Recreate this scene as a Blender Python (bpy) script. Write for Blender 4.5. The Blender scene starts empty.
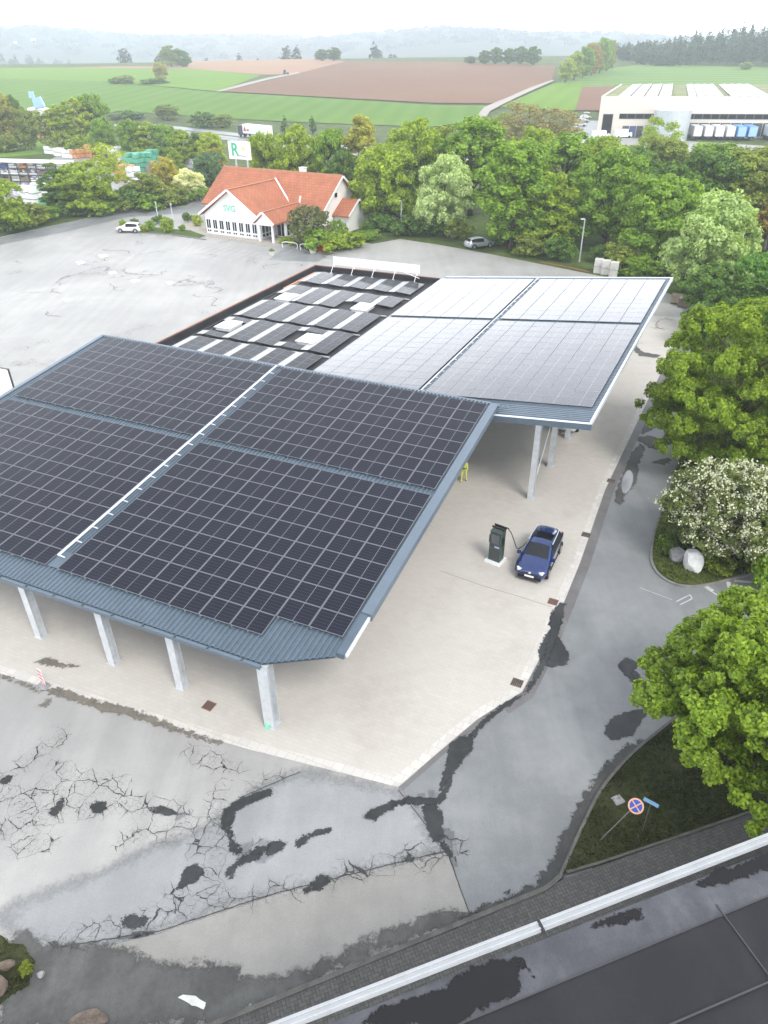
import bpy, math, random
import numpy as np
from mathutils import Vector, Matrix
random.seed(7)
RNG = np.random.default_rng(11)
R = math.radians
S = bpy.context.scene
COL = S.collection

# ------------------------------------------------------------------ camera
F_PX, PITCH, ROLL, CAM_H = 718.0, 32.8, -0.5, 25.0
W_, H_ = 768, 1024
_fw = Vector((0, math.cos(R(PITCH)), -math.sin(R(PITCH))))
_rt0 = Vector((1, 0, 0)); _up0 = _rt0.cross(_fw)
_rt = _rt0*math.cos(R(ROLL)) + _up0*math.sin(R(ROLL))
_up = -_rt0*math.sin(R(ROLL)) + _up0*math.cos(R(ROLL))
CAM = Vector((0, 0, CAM_H))
cd = bpy.data.cameras.new('camera'); cam = bpy.data.objects.new('camera', cd); COL.objects.link(cam)
cd.sensor_fit = 'VERTICAL'; cd.sensor_height = 24; cd.sensor_width = 18; cd.lens = F_PX/H_*24
cd.clip_start = 0.1; cd.clip_end = 20000
M3 = Matrix((_rt, _up, -_fw)).transposed()
cam.matrix_world = Matrix.Translation(CAM) @ M3.to_4x4()
S.camera = cam

def ray(px, py): return (_fw*F_PX + _rt*(px-384) - _up*(py-512)).normalized()
def at(px, py, z=0.0):
    """the point of the place at height z that the photograph shows at (px, py)"""
    d = ray(px, py); t = (z-CAM_H)/d.z
    return CAM + d*t
def proj(P):
    v = Vector(P)-CAM; w = v.dot(_fw)
    return 384+F_PX*v.dot(_rt)/w, 512-F_PX*v.dot(_up)/w

def sstep(a, b, x):
    t = min(1, max(0, (x-a)/(b-a))); return t*t*(3-2*t)
def hgt(x, y):
    """height of the land"""
    h = 0.0
    if y > 330:
        t = min(1.0, (y-330)/390.0)
        h = 16.5*(t*1.12-0.12*t*t) if t > .06 else 16.5*1.11*t*t/.06*0.5+16.5*1.11*t*.5
    if y > 715:
        crest = 16.5 + 3*math.sin(x*.004+1)*sstep(715, 800, y)
        h = crest - 34*sstep(735, 1350, y)
    if y > 1500:
        top = 66 + 22*sstep(100, -1100, x) + 10*math.sin(x*.0031+.6)+6*math.sin(x*.009)
        h += (top+17)*sstep(1600, 3200, y + 160*math.sin(x*.004))
    if x < -350 and y > 900:
        h += 34*sstep(-420, -760, x)*sstep(950, 1400, y)*(1-sstep(1500, 2200, y))
    return h
def land(px, py, far=3600):
    """where the ray of pixel (px, py) meets the land"""
    d = ray(px, py); t = 60.0
    while t < far*1.3:
        p = CAM + d*t
        if p.z <= hgt(p.x, p.y): break
        t += 2.0 + t*.004
    return CAM + d*t

# ------------------------------------------------------------------ materials
def nodes_of(name):
    m = bpy.data.materials.new(name); m.use_nodes = True
    nt = m.node_tree; return m, nt, nt.nodes['Principled BSDF']
class NT:
    def __init__(s, nt): s.nt = nt
    def n(s, typ, **kw):
        o = s.nt.nodes.new(typ)
        for k, v in kw.items(): setattr(o, k, v)
        return o
    def l(s, a, b): s.nt.links.new(a, b)
    def val(s, sock, v):
        if hasattr(v, 'is_output'): s.l(v, sock)
        else: sock.default_value = v
    def math(s, op, a, b=0.0, c=None, clamp=False):
        o = s.n('ShaderNodeMath', operation=op); o.use_clamp = clamp
        s.val(o.inputs[0], a); s.val(o.inputs[1], b)
        if c is not None: s.val(o.inputs[2], c)
        return o.outputs[0]
    def mix(s, f, a, b, mode='MIX'):
        o = s.n('ShaderNodeMix', data_type='RGBA', blend_type=mode)
        s.val(o.inputs[0], f); s.val(o.inputs[6], a); s.val(o.inputs[7], b)
        return o.outputs[2]
    def ramp(s, f, stops):
        o = s.n('ShaderNodeValToRGB'); e = o.color_ramp.elements
        while len(e) < len(stops): e.new(0.5)
        for q, (p, c) in zip(e, stops):
            q.position = p; q.color = c if len(c) == 4 else (*c, 1)
        s.l(f, o.inputs[0]); return o.outputs[0]
    def noise(s, vec, scale, detail=6, rough=.6, dist=0.0):
        o = s.n('ShaderNodeTexNoise'); s.l(vec, o.inputs['Vector'])
        o.inputs['Scale'].default_value = scale; o.inputs['Detail'].default_value = detail
        o.inputs['Roughness'].default_value = rough; o.inputs['Distortion'].default_value = dist
        return o.outputs['Fac']
    def coords(s, kind='Object', rot=0, scale=(1, 1, 1)):
        c = s.n('ShaderNodeTexCoord'); mp = s.n('ShaderNodeMapping')
        s.l(c.outputs[kind], mp.inputs['Vector']); mp.inputs['Rotation'].default_value = (0, 0, rot)
        mp.inputs['Scale'].default_value = scale; return mp.outputs[0]
def c4(c): return (c[0], c[1], c[2], 1)
def mat(name, col, rough=.6, metal=0.0, var=.12, scale=1.5, spec=.5, bump=0.0, bscale=None, coat=0.0):
    m, nt, b = nodes_of(name); k = NT(nt); v = k.coords()
    f = k.noise(v, scale, 7, .62); f2 = k.noise(v, scale*9, 4)
    f = k.math('ADD', k.math('MULTIPLY', f, .65), k.math('MULTIPLY', f2, .35))
    lo = tuple(max(0, x*(1-var*1.6)) for x in col); hi = tuple(x*(1+var*1.6) for x in col)
    k.l(k.ramp(f, [(.3, lo), (.7, hi)]), b.inputs['Base Color'])
    b.inputs['Roughness'].default_value = rough; b.inputs['Metallic'].default_value = metal
    b.inputs['Specular IOR Level'].default_value = spec; b.inputs['Coat Weight'].default_value = coat
    if bump:
        bp = k.n('ShaderNodeBump'); bp.inputs['Strength'].default_value = bump; bp.inputs['Distance'].default_value = .05
        k.l(k.noise(v, bscale or scale*6, 6), bp.inputs['Height']); k.l(bp.outputs[0], b.inputs['Normal'])
    return m

def asphalt(name, col, light, scale=.12, rough=.62, streak=None, spec=.4):
    m, nt, b = nodes_of(name); k = NT(nt); v = k.coords()
    big = k.noise(v, scale, 5, .55, .6); mid = k.noise(v, scale*7, 6, .65); fine = k.noise(v, 28, 3, .7)
    st = k.noise(k.coords(rot=R(-55), scale=(1, .09, 1)), .9, 5, .6)
    f = k.math('ADD', k.math('MULTIPLY', big, .55), k.math('MULTIPLY', mid, .28))
    f = k.math('ADD', f, k.math('MULTIPLY', st, .26))
    c = k.ramp(f, [(.32, tuple(x*.80 for x in col)), (.5, col), (.68, light)])
    c = k.mix(.55, c, k.ramp(fine, [(.25, (.62,)*3), (.55, (1, 1, 1)), (.8, (1.3,)*3)]), 'MULTIPLY')
    k.l(c, b.inputs['Base Color'])
    k.l(k.math('ADD', k.math('MULTIPLY', mid, .3), rough-.15), b.inputs['Roughness'])
    b.inputs['Specular IOR Level'].default_value = spec
    bp = k.n('ShaderNodeBump'); bp.inputs['Strength'].default_value = .25; bp.inputs['Distance'].default_value = .01
    k.l(fine, bp.inputs['Height']); k.l(bp.outputs[0], b.inputs['Normal'])
    return m

def paving(name, a, bcol, mortar, w, h, rot, herring=False, rough=.7, scale=.25):
    m, nt, b = nodes_of(name); k = NT(nt); v = k.coords(rot=rot)
    br = k.n('ShaderNodeTexBrick'); k.l(v, br.inputs['Vector'])
    br.inputs['Color1'].default_value = c4(a); br.inputs['Color2'].default_value = c4(bcol); br.inputs['Mortar'].default_value = c4(mortar)
    br.inputs['Scale'].default_value = 1; br.inputs['Brick Width'].default_value = w; br.inputs['Row Height'].default_value = h
    br.inputs['Mortar Size'].default_value = .008; br.inputs['Mortar Smooth'].default_value = .3
    c = br.outputs['Color']
    if herring:
        b2 = k.n('ShaderNodeTexBrick'); k.l(k.coords(rot=rot+R(90)), b2.inputs['Vector'])
        for i in ('Color1', 'Color2', 'Mortar'): b2.inputs[i].default_value = br.inputs[i].default_value
        b2.inputs['Scale'].default_value = 1; b2.inputs['Brick Width'].default_value = w; b2.inputs['Row Height'].default_value = h
        b2.inputs['Mortar Size'].default_value = .012
        ck = k.n('ShaderNodeTexChecker'); k.l(v, ck.inputs['Vector']); ck.inputs['Scale'].default_value = 1/w
        c = k.mix(ck.outputs['Fac'], c, b2.outputs['Color'])
    cv = k.coords(); big = k.noise(cv, scale, 6, .6, .5); st = k.noise(cv, scale*6, 6, .7)
    f = k.math('ADD', k.math('MULTIPLY', big, .6), k.math('MULTIPLY', st, .4))
    c = k.mix(.9, c, k.ramp(f, [(.3, (.86, .85, .83)), (.5, (1, 1, 1)), (.7, (1.06, 1.06, 1.06))]), 'MULTIPLY')
    k.l(c, b.inputs['Base Color']); b.inputs['Roughness'].default_value = rough; b.inputs['Specular IOR Level'].default_value = .35
    return m

def leaf_material():
    m = bpy.data.materials.new('leaves'); m.use_nodes = True; nt = m.node_tree; k = NT(nt)
    for n in list(nt.nodes): nt.nodes.remove(n)
    out = k.n('ShaderNodeOutputMaterial'); oi = k.n('ShaderNodeObjectInfo'); g = k.n('ShaderNodeNewGeometry')
    hs = k.n('ShaderNodeHueSaturation'); k.l(oi.outputs['Color'], hs.inputs['Color'])
    r = g.outputs['Random Per Island']
    hs.inputs['Saturation'].default_value = 1.0
    k.l(k.math('ADD', k.math('MULTIPLY', r, -.026), .516), hs.inputs['Hue'])
    big = k.noise(k.coords(), .45, 2)
    vv = k.math('MULTIPLY', k.math('ADD', k.math('MULTIPLY', r, .8), .6), k.math('ADD', k.math('MULTIPLY', big, .9), .55))
    k.l(vv, hs.inputs['Value'])
    d = k.n('ShaderNodeBsdfPrincipled'); k.l(hs.outputs[0], d.inputs['Base Color']); d.inputs['Roughness'].default_value = .55
    d.inputs['Specular IOR Level'].default_value = .35
    t = k.n('ShaderNodeBsdfTranslucent'); k.l(k.mix(1.0, hs.outputs[0], (1.25, 1.2, .55, 1), 'MULTIPLY'), t.inputs['Color'])
    mx = k.n('ShaderNodeMixShader'); mx.inputs[0].default_value = .42
    k.l(d.outputs[0], mx.inputs[1]); k.l(t.outputs[0], mx.inputs[2]); k.l(mx.outputs[0], out.inputs[0])
    return m
LEAF = leaf_material()
def plain(name, col, rough=.5, metal=0.0, spec=.5, coat=0.0, emit=0):
    m, nt, b = nodes_of(name); b.inputs['Base Color'].default_value = c4(col); b.inputs['Roughness'].default_value = rough
    b.inputs['Metallic'].default_value = metal; b.inputs['Specular IOR Level'].default_value = spec; b.inputs['Coat Weight'].default_value = coat
    k = NT(nt); f = k.noise(k.coords(), 2.5, 5)
    k.l(k.mix(k.math('MULTIPLY', f, .22), c4(col), c4(tuple(x*.6 for x in col))), b.inputs['Base Color'])
    return m

def module_material(name, cell, gridc, sp=.13):
    """solar module: aluminium frame, dark half cut cells with fine busbar lines, glass on top; uses the module's own UVs"""
    m, nt, b = nodes_of(name); k = NT(nt)
    uv = k.n('ShaderNodeUVMap'); uv.uv_map = 'UVMap'; sx = k.n('ShaderNodeSeparateXYZ'); k.l(uv.outputs[0], sx.inputs[0])
    u, v = sx.outputs[0], sx.outputs[1]
    def near(x, mid, w): return k.math('LESS_THAN', k.math('ABSOLUTE', k.math('SUBTRACT', x, mid)), w)
    fr = k.math('MAXIMUM', k.math('GREATER_THAN', k.math('ABSOLUTE', k.math('SUBTRACT', u, .5)), .480),
                k.math('GREATER_THAN', k.math('ABSOLUTE', k.math('SUBTRACT', v, .5)), .480))
    mid = near(u, .5, .0095)
    def comb(x, nn, w):
        f = k.math('FRACT', k.math('MULTIPLY', x, nn)); return k.math('GREATER_THAN', k.math('ABSOLUTE', k.math('SUBTRACT', f, .5)), .5-w)
    rows = comb(v, 6, .045); cols = comb(u, 18, .03)
    ln = k.math('MAXIMUM', k.math('MULTIPLY', rows, .8), k.math('MULTIPLY', cols, .35))
    g = k.n('ShaderNodeNewGeometry'); nz = k.noise(k.coords(), .35, 3)
    cc = k.mix(k.math('MULTIPLY', nz, .6), c4(cell), c4(tuple(x*1.7 for x in cell)))
    c = k.mix(k.math('MULTIPLY', ln, .75), cc, c4(tuple(x*.45 for x in gridc)))
    c = k.mix(mid, c, c4(tuple(x*1.1 for x in gridc)))
    c = k.mix(fr, c, c4(gridc))
    k.l(c, b.inputs['Base Color'])
    k.l(k.math('ADD', k.math('MULTIPLY', fr, .3), .09), b.inputs['Roughness'])
    b.inputs['Specular IOR Level'].default_value = sp
    return m

M = {}
M['grass'] = mat('grass_ground', (.075, .105, .028), .9, var=.35, scale=.25, spec=.1, bump=.5, bscale=3)
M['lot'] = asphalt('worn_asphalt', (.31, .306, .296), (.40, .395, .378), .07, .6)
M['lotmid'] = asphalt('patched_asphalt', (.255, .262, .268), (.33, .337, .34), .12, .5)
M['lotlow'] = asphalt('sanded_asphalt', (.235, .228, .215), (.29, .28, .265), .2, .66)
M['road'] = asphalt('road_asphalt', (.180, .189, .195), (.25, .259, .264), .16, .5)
M['darkasph'] = asphalt('damp_asphalt', (.030, .032, .033), (.055, .057, .058), .5, .55, spec=.25)
M['damp2'] = asphalt('mossy_asphalt', (.075, .075, .072), (.12, .12, .115), .6, .65, spec=.25)
M['wet'] = plain('standing_water', (.035, .037, .038), .12, spec=.5)
M['pave'] = paving('block_paving', (.475, .447, .41), (.50, .472, .433), (.43, .405, .37), .4, .2, R(24))
M['paverim'] = paving('rim_paving', (.50, .48, .45), (.57, .545, .51), (.33, .31, .29), .45, .45, R(24))
M['gutter'] = asphalt('gutter_strip', (.135, .128, .13), (.175, .178, .18), .4, .6)
M['herring'] = paving('herringbone_paving', (.075, .072, .07), (.105, .10, .095), (.04, .04, .036), .24, .12, R(-20), True, .8)
M['kerb'] = mat('kerb_concrete', (.19, .185, .175), .85, var=.25, scale=2)
M['kerbd'] = mat('kerb_mossy_concrete', (.10, .098, .088), .9, var=.3, scale=2)
M['soil'] = mat('verge_soil', (.040, .046, .020), .95, var=.45, scale=.9, spec=.1, bump=.6, bscale=6)
M['paint'] = mat('road_paint', (.46, .46, .45), .7, var=.2, scale=3)
M['steel'] = mat('roof_sheet_steel', (.088, .122, .157), .38, .25, var=.10, scale=.6)
M['trim'] = mat('blue_grey_trim', (.118, .155, .195), .4, .2, var=.06, scale=.5)
M['galv'] = mat('galvanised_steel', (.60, .63, .66), .42, .35, var=.12, scale=2.5)
M['whiteedge'] = mat('pale_metal_edge', (.66, .70, .75), .4, .2, var=.06)
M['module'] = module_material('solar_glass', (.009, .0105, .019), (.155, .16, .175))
M['module2'] = module_material('solar_glass_lit_tint', (.020, .023, .034), (.16, .165, .18), .62)  # same modules as in front; paler cells and gloss stand in for sky reflection
M['module3'] = module_material('solar_glass_grey', (.014, .016, .022), (.14, .145, .16), .09)
M['blackroof'] = mat('bitumen_roof', (.022, .022, .024), .7, var=.4, scale=.5, spec=.3)
M['white'] = mat('white_render', (.80, .79, .77), .75, var=.05, scale=.8)
M['whitep'] = mat('white_paint', (.78, .79, .80), .45, var=.06, scale=.7)
M['orangeedge'] = mat('copper_edge', (.34, .15, .08), .55, var=.2)
M['glass'] = plain('dark_glass', (.012, .014, .017), .06, spec=.4)
M['black'] = plain('black_plastic', (.018, .018, .019), .45)
M['rubber'] = plain('tyre_rubber', (.015, .015, .015), .8)
M['darkgrey'] = plain('charcoal_metal', (.055, .06, .062), .4)
M['rim'] = plain('alloy_rim', (.35, .36, .37), .35, .6)
M['lamp'] = plain('lamp_glass', (.72, .74, .76), .15)
M['red'] = plain('red_paint', (.55, .03, .015), .45)
M['green'] = plain('green_paint', (.05, .42, .22), .5)
M['pgreen'] = plain('pale_green_letters', (.25, .62, .45), .5)
M['yellow'] = plain('yellow_paint', (.80, .72, .15), .5)
M['blue'] = plain('sign_blue', (.02, .07, .36), .4)
M['pinkish'] = plain('faded_sign_red', (.62, .33, .22), .5)
M['orange'] = plain('orange_plastic', (.72, .25, .05), .5)
M['bark'] = mat('bark', (.085, .068, .05), .95, var=.35, scale=3, bump=.8, bscale=9)
M['birch'] = mat('pale_bark', (.30, .27, .22), .9, var=.4, scale=2, bump=.6)
M['rock'] = mat('pale_limestone', (.62, .61, .59), .85, var=.18, scale=1.6, bump=.8, bscale=4)
M['rockg'] = mat('grey_stone', (.27, .265, .27), .9, var=.35, scale=1.8, bump=.9, bscale=4)
M['rockb'] = mat('brown_rubble', (.13, .10, .08), .95, var=.45, scale=2.2, bump=.9, bscale=4)
M['concrete'] = mat('cast_concrete', (.52, .51, .48), .85, var=.18, scale=1.2, bump=.3)
M['wood'] = mat('weathered_boards', (.26, .21, .16), .85, var=.3, scale=1.5)
M['wood2'] = mat('dark_boards', (.13, .095, .07), .85, var=.3, scale=1.5)
M['skin'] = plain('skin', (.50, .32, .24), .55)
M['hivis'] = plain('hi_vis_cloth', (.60, .64, .12), .8)
M['hair'] = plain('dark_hair', (.02, .016, .012), .7)
M['bluegrey'] = plain('grey_blue_paint', (.14, .18, .22), .5)

def tile_roof():
    m, nt, b = nodes_of('clay_tiles'); k = NT(nt); v = k.coords()
    w = k.n('ShaderNodeTexBrick'); k.l(v, w.inputs['Vector']); w.inputs['Scale'].default_value = 1
    w.inputs['Brick Width'].default_value = .6; w.inputs['Row Height'].default_value = .45; w.inputs['Mortar Size'].default_value = .03
    w.inputs['Color1'].default_value = (.34, .118, .058, 1); w.inputs['Color2'].default_value = (.40, .15, .075, 1); w.inputs['Mortar'].default_value = (.27, .085, .045, 1)
    c = k.mix(.8, w.outputs['Color'], k.ramp(k.noise(v, .5, 6), [(.3, (.8, .8, .8)), (.7, (1.15, 1.12, 1.1))]), 'MULTIPLY')
    k.l(c, b.inputs['Base Color']); b.inputs['Roughness'].default_value = .75
    return m
M['tiles'] = tile_roof()
def field(name, a, bb, rot, stripe=.12, amount=.4):
    m, nt, b = nodes_of(name); k = NT(nt); v = k.coords(rot=rot)
    w = k.n('ShaderNodeTexWave'); k.l(v, w.inputs['Vector']); w.inputs['Scale'].default_value = stripe
    w.inputs['Distortion'].default_value = 1.2; w.inputs['Detail'].default_value = 3; w.inputs['Detail Scale'].default_value = .6
    f = k.math('ADD', k.math('MULTIPLY', k.noise(v, .012, 5), 1-amount), k.math('MULTIPLY', w.outputs['Fac'], amount*.6))
    f = k.math('ADD', f, k.math('MULTIPLY', k.noise(v, .18, 5), amount*.4))
    k.l(k.ramp(f, [(.3, a), (.7, bb)]), b.inputs['Base Color']); b.inputs['Roughness'].default_value = .95
    b.inputs['Specular IOR Level'].default_value = .05
    return m
M['f_green'] = field('young_wheat', (.088, .175, .024), (.122, .212, .032), R(8), .03, .35)
M['f_light'] = field('meadow', (.115, .215, .022), (.150, .25, .03), R(20), .03, .3)
M['f_brown'] = field('ploughed_soil', (.16, .090, .055), (.225, .132, .085), R(60), .12, .45)
M['f_pale'] = field('seeded_soil', (.29, .18, .115), (.35, .225, .15), R(30), .12, .3)
M['f_right'] = field('striped_pasture', (.105, .20, .045), (.17, .25, .07), R(88), .02, .5)
M['track'] = plain('gravel_track', (.33, .30, .26), .9)
M['farwood'] = mat('wooded_hills', (.05, .07, .035), .95, var=.4, scale=.012, spec=.05)

# ------------------------------------------------------------------ object helpers
def tag(o, label=None, cat=None, group=None, kind=None):
    if label: o['label'] = label
    if cat: o['category'] = cat
    if group: o['group'] = group
    if kind: o['kind'] = kind
    return o
def thing(name, label, cat, loc=(0, 0, 0), rz=0.0, group=None):
    o = bpy.data.objects.new(name, None); COL.objects.link(o); o.empty_display_size = .3
    o.location = loc; o.rotation_euler = (0, 0, rz); return tag(o, label, cat, group)
class MB:
    def __init__(s): s.v = []; s.f = []; s.m = []; s.uv = []; s.T = Matrix()
    def add(s, vs, fs, mi=0, uvs=None):
        o = len(s.v); s.v += [tuple(s.T @ Vector(p)) for p in vs]
        for i, f in enumerate(fs):
            s.f.append(tuple(q+o for q in f)); s.m.append(mi); s.uv.append(uvs[i] if uvs else None)
        return s
    def box(s, c, d, rz=0.0, mi=0, rot=None, taper=1.0):
        x, y, z = d[0]/2, d[1]/2, d[2]/2; t = taper
        vs = [(-x, -y, -z), (x, -y, -z), (x, y, -z), (-x, y, -z), (-x*t, -y*t, z), (x*t, -y*t, z), (x*t, y*t, z), (-x*t, y*t, z)]
        Q = rot if rot is not None else Matrix.Rotation(rz, 3, 'Z'); c = Vector(c)
        return s.add([Q @ Vector(p)+c for p in vs], [(0, 3, 2, 1), (4, 5, 6, 7), (0, 1, 5, 4), (1, 2, 6, 5), (2, 3, 7, 6), (3, 0, 4, 7)], mi)
    def bar(s, p, q, w, h=None, mi=0):
        p, q = Vector(p), Vector(q); d = q-p; L = d.length
        if L < 1e-6: return s
        return s.box((p+q)/2, (w, h or w, L), rot=d.to_track_quat('Z', 'Y').to_matrix(), mi=mi)
    def tube(s, pts, r, n=8, mi=0, cap=True):
        pts = [Vector(p) for p in pts]; rs = r if isinstance(r, (list, tuple)) else [r]*len(pts); o = len(s.v); vs = []; up = None
        for i, p in enumerate(pts):
            d = (pts[min(i+1, len(pts)-1)]-pts[max(i-1, 0)]).normalized()
            a = d.orthogonal().normalized() if up is None else (up-d*up.dot(d)).normalized(); up = a
            b = d.cross(a)
            vs += [p+(a*math.cos(2*math.pi*k/n)+b*math.sin(2*math.pi*k/n))*rs[i] for k in range(n)]
        fs = [(i*n+k, i*n+(k+1) % n, (i+1)*n+(k+1) % n, (i+1)*n+k) for i in range(len(pts)-1) for k in range(n)]
        if cap: fs += [tuple(range(n-1, -1, -1)), tuple((len(pts)-1)*n+k for k in range(n))]
        return s.add(vs, fs, mi)
    def cyl(s, c, r, h, n=16, axis='Z', mi=0):
        ax = {'X': Vector((1, 0, 0)), 'Y': Vector((0, 1, 0)), 'Z': Vector((0, 0, 1))}[axis]; c = Vector(c)
        return s.tube([c-ax*h/2, c+ax*h/2], r, n, mi)
    def prism(s, poly, z0, z1, mi=0):
        n = len(poly); vs = [(p[0], p[1], z0) for p in poly]+[(p[0], p[1], z1) for p in poly]
        return s.add(vs, [tuple(range(n-1, -1, -1)), tuple(range(n, 2*n))]+[(i, (i+1) % n, n+(i+1) % n, n+i) for i in range(n)], mi)
    def poly(s, pts, mi=0): return s.add(pts, [tuple(range(len(pts)))], mi)
    def mesh(s, name, mats, smooth=False):
        me = bpy.data.meshes.new(name); me.from_pydata(s.v, [], s.f)
        for m in (mats if isinstance(mats, (list, tuple)) else [mats]): me.materials.append(m)
        me.polygons.foreach_set('material_index', s.m)
        if any(s.uv):
            ul = me.uv_layers.new(name='UVMap').data
            for p, u in zip(me.polygons, s.uv):
                if u:
                    for li, q in zip(p.loop_indices, u): ul[li].uv = q
        if smooth: me.polygons.foreach_set('use_smooth', [True]*len(me.polygons))
        me.update(); return me
    def obj(s, name, mats, parent=None, smooth=False):
        o = bpy.data.objects.new(name, s.mesh(name, mats, smooth)); COL.objects.link(o)
        if parent: o.parent = parent
        return o
def area(poly): return sum(poly[i][0]*poly[(i+1) % len(poly)][1]-poly[(i+1) % len(poly)][0]*poly[i][1] for i in range(len(poly)))/2
def ccw(poly): return poly if area(poly) > 0 else poly[::-1]
def sheet(name, pts, z, m, kind='structure', parent=None):
    """a flat surface lying at height z"""
    p = ccw([(q[0], q[1]) for q in pts]); mb = MB()
    from mathutils.geometry import tessellate_polygon
    tri = tessellate_polygon([[Vector((x, y, 0)) for x, y in p]])
    mb.add([(x, y, z) for x, y in p], [tuple(t) for t in tri])
    me = mb.mesh(name, m); 
    import bmesh
    bm = bmesh.new(); bm.from_mesh(me); bmesh.ops.recalc_face_normals(bm, faces=bm.faces)
    if sum(f.normal.z for f in bm.faces) < 0: bmesh.ops.reverse_faces(bm, faces=bm.faces)
    bm.to_mesh(me); bm.free()
    o = bpy.data.objects.new(name, me); COL.objects.link(o)
    if kind: o['kind'] = kind
    if parent: o.parent = parent
    return o
def px(pts, z=0.0): return [at(x, y, z) for x, y in pts]
def smooth_poly(pts, n=3):
    for _ in range(n):
        q = []
        for i in range(len(pts)):
            a, b = pts[i], pts[(i+1) % len(pts)]
            q += [a.lerp(b, .25), a.lerp(b, .75)]
        pts = q
    return pts
def rough_poly(pts, amp, n=2):
    """ragged outline: fractal midpoint displacement"""
    for k in range(n):
        q = []
        for i in range(len(pts)):
            a, b = pts[i], pts[(i+1) % len(pts)]; d = b-a
            m = (a+b)/2 + Vector((-d.y, d.x, 0))*random.uniform(-amp, amp)
            q += [a, m]
        pts = q; amp *= .6
    return pts
def soft_edge(m, sc=2.2, lo=.42, hi=.62, amp=1.25):
    """let the outline of a stain dissolve raggedly: UV.x runs from 0 at the outer rim to 1 inside"""
    nt = m.node_tree; k = NT(nt); b = nt.nodes['Principled BSDF']; out = [n for n in nt.nodes if n.type == 'OUTPUT_MATERIAL'][0]
    uv = k.n('ShaderNodeUVMap'); uv.uv_map = 'UVMap'; sx = k.n('ShaderNodeSeparateXYZ'); k.l(uv.outputs[0], sx.inputs[0]); v = k.coords()
    a = k.math('ADD', sx.outputs[0], k.math('MULTIPLY', k.math('SUBTRACT', k.noise(v, sc, 8, .68, .4), .5), amp))
    a = k.math('ADD', a, k.math('MULTIPLY', k.math('SUBTRACT', k.noise(v, sc*7, 5, .7), .5), .45))
    mr = k.n('ShaderNodeMapRange'); mr.interpolation_type = 'SMOOTHSTEP'; mr.inputs[1].default_value = lo; mr.inputs[2].default_value = hi; k.l(a, mr.inputs[0])
    t = k.n('ShaderNodeBsdfTransparent'); mx = k.n('ShaderNodeMixShader'); k.l(mr.outputs[0], mx.inputs[0]); k.l(t.outputs[0], mx.inputs[1]); k.l(b.outputs[0], mx.inputs[2]); k.l(mx.outputs[0], out.inputs[0])
    return m
def sdist(X, Y, segs):
    """distance of grid points to line segments"""
    best = np.full(X.shape, 1e9)
    for (ax, ay), (bx, by) in segs:
        dx, dy = bx-ax, by-ay; L = dx*dx+dy*dy+1e-12
        t = np.clip(((X-ax)*dx+(Y-ay)*dy)/L, 0, 1); best = np.minimum(best, (X-ax-dx*t)**2+(Y-ay-dy*t)**2)
    return np.sqrt(best)
def grid_sheet(name, x0, x1, y0, y1, cell, fn, z, m, parent=None, kind='structure'):
    """flat sheet of small cells kept where fn > 0; fn is stored in UV.x"""
    nx, ny = int((x1-x0)/cell)+2, int((y1-y0)/cell)+2
    X, Y = np.meshgrid(x0+np.arange(nx)*cell, y0+np.arange(ny)*cell); U = fn(X, Y); idx = -np.ones(nx*ny, int); vs = []; fs = []; uvs = []
    keep = np.maximum(np.maximum(U[:-1, :-1], U[1:, :-1]), np.maximum(U[:-1, 1:], U[1:, 1:])) > 0
    for j, i in zip(*np.nonzero(keep)):
        f = []
        for jj, ii in ((j, i), (j, i+1), (j+1, i+1), (j+1, i)):
            k = jj*nx+ii
            if idx[k] < 0: idx[k] = len(vs); vs.append((X[jj, ii], Y[jj, ii], z))
            f.append(int(idx[k]))
        fs.append(tuple(f)); uvs.append([(float(U[jj, ii]), 0) for jj, ii in ((j, i), (j, i+1), (j+1, i+1), (j+1, i))])
    mb = MB(); mb.add(vs, fs, 0, uvs); o = mb.obj(name, m, parent)
    if kind: o['kind'] = kind
    return o
def stain(name, pts, z, m, e=.16, cell=.14, parent=None, kind='structure'):
    P = [(p[0], p[1]) for p in pts]; n = len(P); segs = [(P[i], P[(i+1) % n]) for i in range(n)]
    def fn(X, Y):
        d = sdist(X, Y, segs); ins = np.zeros(X.shape, bool)
        for (ax, ay), (bx, by) in segs:
            c = (ay > Y) != (by > Y)
            with np.errstate(divide='ignore', invalid='ignore'): ins ^= c & (X < (bx-ax)*(Y-ay)/(by-ay+1e-15)+ax)
        return np.clip(.5+np.where(ins, d, -d)/(2*e), 0, 1)
    xs, ys = [p[0] for p in P], [p[1] for p in P]
    return grid_sheet(name, min(xs)-e, max(xs)+e, min(ys)-e, max(ys)+e, cell, fn, z, m, parent, kind)
def kerb(name, pts, w, h, m, closed=False):
    mb = MB()
    n = len(pts); L = []; Rr = []
    for i, p in enumerate(pts):
        d = (pts[min(i+1, n-1)]-pts[max(i-1, 0)]); d.z = 0; d.normalize(); nn = Vector((-d.y, d.x, 0))*w/2
        L.append(p+nn); Rr.append(p-nn)
    for i in range(n-1):
        a, b, c, d = L[i], Rr[i], Rr[i+1], L[i+1]
        vs = [(q.x, q.y, -.05) for q in (a, b, c, d)]+[(q.x, q.y, h) for q in (a, b, c, d)]
        mb.add(vs, [(4, 5, 6, 7), (0, 1, 5, 4), (1, 2, 6, 5), (2, 3, 7, 6), (3, 0, 4, 7)])
    o = mb.obj(name, m); o['kind'] = 'structure'; return o
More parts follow.
